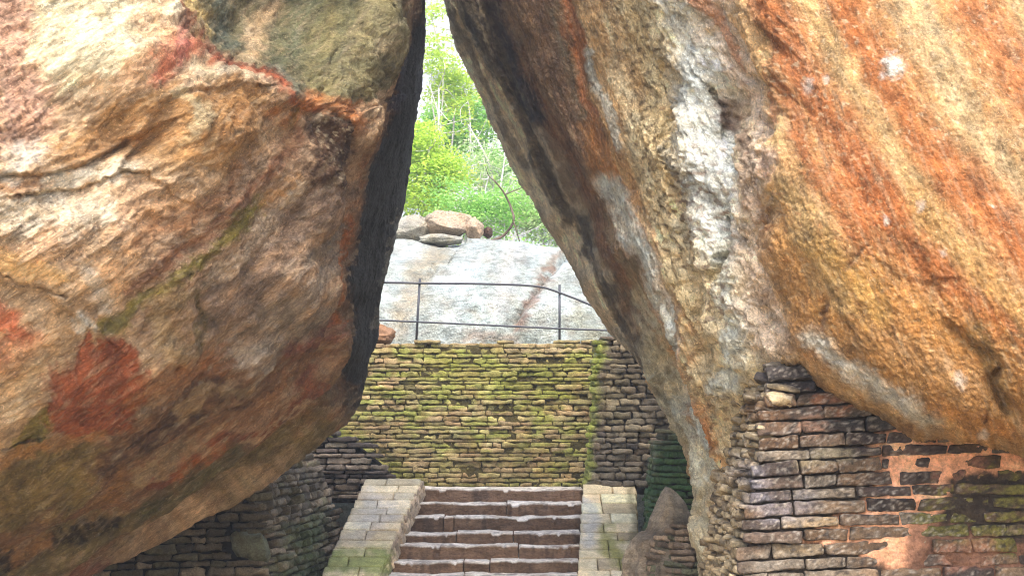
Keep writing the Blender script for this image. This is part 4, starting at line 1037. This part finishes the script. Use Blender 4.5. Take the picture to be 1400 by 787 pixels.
# far pale cliff behind the trees
def cliff():
    xs = np.linspace(-60, 70, 200); zs = np.linspace(0, 1, 110)
    X, Zt = np.meshgrid(xs, zs); Z = -2 + Zt * 46
    Yc = 92 + 5 * fbm(np.stack([X * .05, Z * .05, X * 0], -1), 4) * 2 + Zt * 10 - (np.sin(Zt * 1.57) * 2) + fbm(np.stack([X * .35, Z * .12, X * 0 + 4], -1), 4) * 1.8
    Z = Z + (Zt > .97) * fbm(np.stack([X * .1, X * 0, X * 0], -1), 3) * 4
    Vf = np.stack([X, Yc, Z], -1); Vb = Vf.copy(); Vb[..., 1] += 25
    n, m = X.shape; V = np.concatenate([Vf.reshape(-1, 3), Vb.reshape(-1, 3)])
    i = np.arange(n - 1)[:, None] * m; j = np.arange(m - 1)[None]
    f = np.stack([i + j, i + j + 1, i + m + j + 1, i + m + j], -1).reshape(-1, 4); fb = f[:, ::-1] + n * m
    jj = np.arange(m - 1); t = (n - 1) * m + jj; tf = np.stack([t, t + 1, t + 1 + n * m, t + n * m], -1)
    ii = np.arange(n - 1) * m; lf = np.stack([ii, ii + m, ii + m + n * m, ii + n * m], -1); rf = np.stack([ii + m - 1, ii + m - 1 + n * m, ii + 2 * m - 1 + n * m, ii + 2 * m - 1], -1)
    px, py = proj(V); pt = Painter(px, py, V, (206, 212, 220)); pt.stroke([(600,0),(640,120),(700,260)], 50, (226,230,232), .6, brk=.5); pt.mottle(.2, .03)
    o = mesh_obj('cliff', V, np.concatenate([f, fb, tf, lf, rf]), M_slab, cols=pt.c); tag(o, 'pale grey-blue cliff rising far behind the trees', 'cliff', kind='structure')
cliff()

# ------------------------------------------------------------------ trees
def tree(label, base, tips, clumps, leafmat, seed, nleaf, lsize, trunk_r=.16, bark=M_bark, twig=True):
    """base/tips in world; clumps: list of (centre, radius, leaves)"""
    r = np.random.default_rng(seed)
    root = empty('tree', base, label, 'tree', 'trees behind the slab')
    V = []; Fs = []; n0 = 0
    def addt(pts, rad, n=7):
        nonlocal n0
        v, f = tube(pts, rad, n); V.extend(v); Fs.extend([[q + n0 for q in ff] for ff in f]); n0 += len(v)
    base = np.array(base, float); limb_pts = []
    top = np.mean([t for t in tips], 0); fork = base + (top - base) * .35 + r.normal(0, .2, 3)
    tr = smoothline([base - [0, 0, .3], base + (fork - base) * .5 + r.normal(0, .1, 3), fork], 6); addt(tr, np.linspace(trunk_r * 1.3, trunk_r * .8, len(tr)), 10)
    for t in tips:
        t = np.array(t, float); m1 = fork + (t - fork) * .35 + r.normal(0, .35, 3); m2 = fork + (t - fork) * .7 + r.normal(0, .4, 3)
        ln = smoothline([fork, m1, m2, t], 8); addt(ln, np.linspace(trunk_r * .6, .018, len(ln)))
        limb_pts += list(ln[6:])
        for q in range(4):
            a = ln[r.integers(8, len(ln))]; e = a + r.normal(0, 1., 3) * np.array([.8, .5, .6]) + [0, 0, .15]
            w = smoothline([a, (a + e) / 2 + r.normal(0, .16, 3), e], 5); addt(w, np.linspace(.025, .007, len(w)), 5); limb_pts += list(w[3:])
    o = mesh_obj('trunk', V, Fs, bark, parent=root)
    # leaves: folded diamond leaves in clumps round the twigs
    C = []
    limb = np.array(limb_pts)
    for c, rad, nl in clumps:
        c = np.array(c, float); k = max(nl // 28, 1)
        for _ in range(k):
            d = r.normal(size=3); d /= np.linalg.norm(d); cc = c + d * np.array(rad) * r.uniform(.1, 1.35) ** .6
            C.append(cc + r.normal(0, .16, (28, 3)) * np.array([1.4, 1.2, .6]))
            j = np.argmin(np.linalg.norm(limb - cc, axis=1))
    for q in range(nleaf // 12):
        C.append(limb[r.integers(len(limb))] + r.normal(0, .13, (12, 3)))
    C = np.concatenate(C); n = len(C)
    a = r.normal(size=(n, 3)) * [1, 1, .5]; a /= np.linalg.norm(a, axis=1)[:, None]
    nrm = r.normal(size=(n, 3)) * .7 + [0, -.3, 1]; b = np.cross(nrm, a); b /= np.linalg.norm(b, axis=1)[:, None]
    nn = np.cross(a, b); L = (lsize * r.uniform(.6, 1.3, n))[:, None]
    v = np.stack([C - a * L, C - b * L * .42 + nn * L * .12, C + a * L, C + b * L * .42 + nn * L * .12], 1).reshape(-1, 3)
    f = np.stack([np.arange(n) * 4 + np.array([[0], [1], [2]])[i] for i in range(3)], -1).reshape(-1, 3)
    f2 = np.stack([np.arange(n) * 4, np.arange(n) * 4 + 2, np.arange(n) * 4 + 3], -1)
    mesh_obj('crown', v, np.concatenate([f, f2]), leafmat, parent=root, smooth=False)
    return root
gz = lambda Y: 1.22 * S + max(Y * S - 34 * S, 0) * .10
def B(px, Y): p = P(px, 400, Y); return (p[0], p[1], gz(Y))
T = lambda *a: P(*a)
tree('lush tree with yellow-green leaves, tight against the left boulder edge', B(590, 35.5),
     [T(575,230,35.5), T(590,190,35), T(560,150,35.5), T(612,260,35), T(545,240,36), T(600,120,36)],
     [(T(575,265,35.3), (1.0,1.0,.8), 5200), (T(572,205,35.5), (.8,.9,.8), 4600), (T(610,235,35.2), (.6,.8,.5), 2600), (T(535,180,36), (1.2,1,1.6), 2400)], M_leafA, 1, 1600, .075)
tree('rounded mid-green tree low behind the rocks, in the centre of the gap', B(655, 34),
     [T(640,290,34), T(665,270,34.2), T(690,300,33.8), T(620,300,34), T(700,262,34.5)],
     [(T(655,295,34), (1.2,.8,.6), 2400), (T(690,280,34), (1.0,.8,.6), 1500), (T(625,275,34), (.9,.8,.7), 1300)], M_leafB, 2, 900, .07)
tree('pale twisting tree with almost bare white branches', B(640, 37),
     [T(596,262,36.5), T(612,225,37), T(650,212,37), T(690,216,36.5), T(668,240,36.5), T(705,250,37), T(640,170,37.5), T(590,140,37), T(680,190,37.5)],
     [(T(650,230,37.3), (1.2,1,.9), 1500)], M_leafC, 3, 700, .07, trunk_r=.13)
tree('sparse tall tree with thin twigs reaching up between the boulders', B(612, 41),
     [T(600,60,40.5), T(590,20,41), T(618,90,41), T(585,110,40.5), T(630,140,41), T(600,150,40), T(612,0,41), T(640,170,41)],
     [(T(597,75,40.5), (.7,.8,.7), 900), (T(615,105,41), (.6,.8,.5), 1100), (T(622,130,41), (.9,.8,.6), 1500), (T(600,22,41), (.8,.8,.6), 500)], M_leafA, 4, 900, .085, trunk_r=.08)
tree('broad background tree with mixed green leaves above the pale branches', B(650, 45),
     [T(640,130,45), T(660,180,45), T(620,170,45), T(600,190,45), T(690,230,45), T(720,270,45)],
     [(T(640,165,45), (1.6,1.2,1.2), 5000), (T(605,190,45), (1.2,1.2,1.2), 4200), (T(690,235,45), (1.7,1,1.1), 3600)], M_leafB, 5, 1200, .10, trunk_r=.1)
tree('pale leafy tree at the right end of the slab beside the right boulder', B(745, 38),
     [T(735,290,38), T(720,270,38), T(750,300,38), T(712,300,37.5), T(770,280,38)],
     [(T(735,300,38), (1.2,.9,.6), 3600), (T(715,275,38), (.9,.9,.8), 2400), (T(780,270,38.5), (1.3,1,1.2), 1500)], M_leafC, 6, 900, .08)
dead = empty('bare_branch', P(665, 331, 27.2), 'single dark bare branch rising crooked from the slab top', 'branch')
V = []; Fs = []; n0 = 0
for pts, r0, r1 in (([(664,332),(688,322),(702,302),(698,282),(688,262),(676,247)], .04, .018), ([(690,266),(710,258),(722,252)], .018, .006), ([(702,302),(708,322),(712,334)], .018, .008), ([(676,247),(668,240),(664,228)], .018, .006)):
    ln = smoothline([P(a, b, 27.4 + .2 * math.sin(a)) for a, b in pts], 6)
    v, f = tube(ln, np.linspace(r0, r1, len(ln)), 7); V += list(v); Fs += [[q + n0 for q in ff] for ff in f]; n0 += len(v)
mesh_obj('limb', V, Fs, M_dead, parent=dead)

# ------------------------------------------------------------------ camera, light, world
hv = np.array([[x, y, z] for x in (-75, 75) for y in (-8, 84) for z in (-3.6, 50)], float)
hm = bpy.data.materials.new('haze_air'); hm.use_nodes = True; hm.node_tree.nodes.clear()
ho = hm.node_tree.nodes.new('ShaderNodeOutputMaterial'); hp = hm.node_tree.nodes.new('ShaderNodeVolumePrincipled')
hp.inputs['Color'].default_value = (.93, .96, 1, 1); hp.inputs['Density'].default_value = .0018; hp.inputs['Anisotropy'].default_value = .2
hm.node_tree.links.new(hp.outputs[0], ho.inputs['Volume'])
hz = mesh_obj('haze', hv, [[0,1,3,2],[4,6,7,5],[0,4,5,1],[2,3,7,6],[0,2,6,4],[1,5,7,3]], hm, base=(0, 38, -3.6), smooth=False); tag(hz, 'pale daylight haze in the air around the arch', kind='stuff'); recalc(hz)
cam = bpy.data.cameras.new('camera'); co = bpy.data.objects.new('camera', cam); col.objects.link(co)
cam.sensor_width = 36; cam.lens = 36 * F / 1400; cam.clip_end = 2000; cam.clip_start = .05
co.rotation_euler = (R(90) + PITCH, 0, 0); scene.camera = co
w = bpy.data.worlds.new('World'); scene.world = w; w.use_nodes = True; nt = w.node_tree
sky = nt.nodes.new('ShaderNodeTexSky'); sky.sky_type = 'NISHITA'; sky.sun_disc = False
EL, AZ = R(54), R(178)      # azimuth clockwise from +Y: behind the camera, a little to the left
sky.sun_elevation = EL; sky.sun_rotation = AZ; sky.air_density = 1.0; sky.dust_density = 3.5; sky.ozone_density = 1.0
bg = nt.nodes['Background']; bg.inputs['Strength'].default_value = .15; nt.links.new(sky.outputs[0], bg.inputs['Color'])
sun = bpy.data.lights.new('sun', 'SUN'); sun.energy = 1.15; sun.angle = R(25); sun.color = (1, .96, .9)
so = bpy.data.objects.new('sun', sun); col.objects.link(so)
from mathutils import Vector
dv = Vector((math.sin(AZ) * math.cos(EL), math.cos(AZ) * math.cos(EL), math.sin(EL)))
so.rotation_euler = dv.to_track_quat('Z', 'Y').to_euler(); so.location = dv * 30
scene.view_settings.view_transform = 'Standard'; scene.view_settings.look = 'None'
scene.view_settings.exposure = 1.85; scene.view_settings.gamma = 1
scene.render.engine = 'CYCLES'; scene.cycles.use_denoising = True; scene.cycles.pixel_filter_type = 'BLACKMAN_HARRIS'; scene.cycles.filter_width = 1.1
scene.cycles.max_bounces = 6; scene.cycles.diffuse_bounces = 4
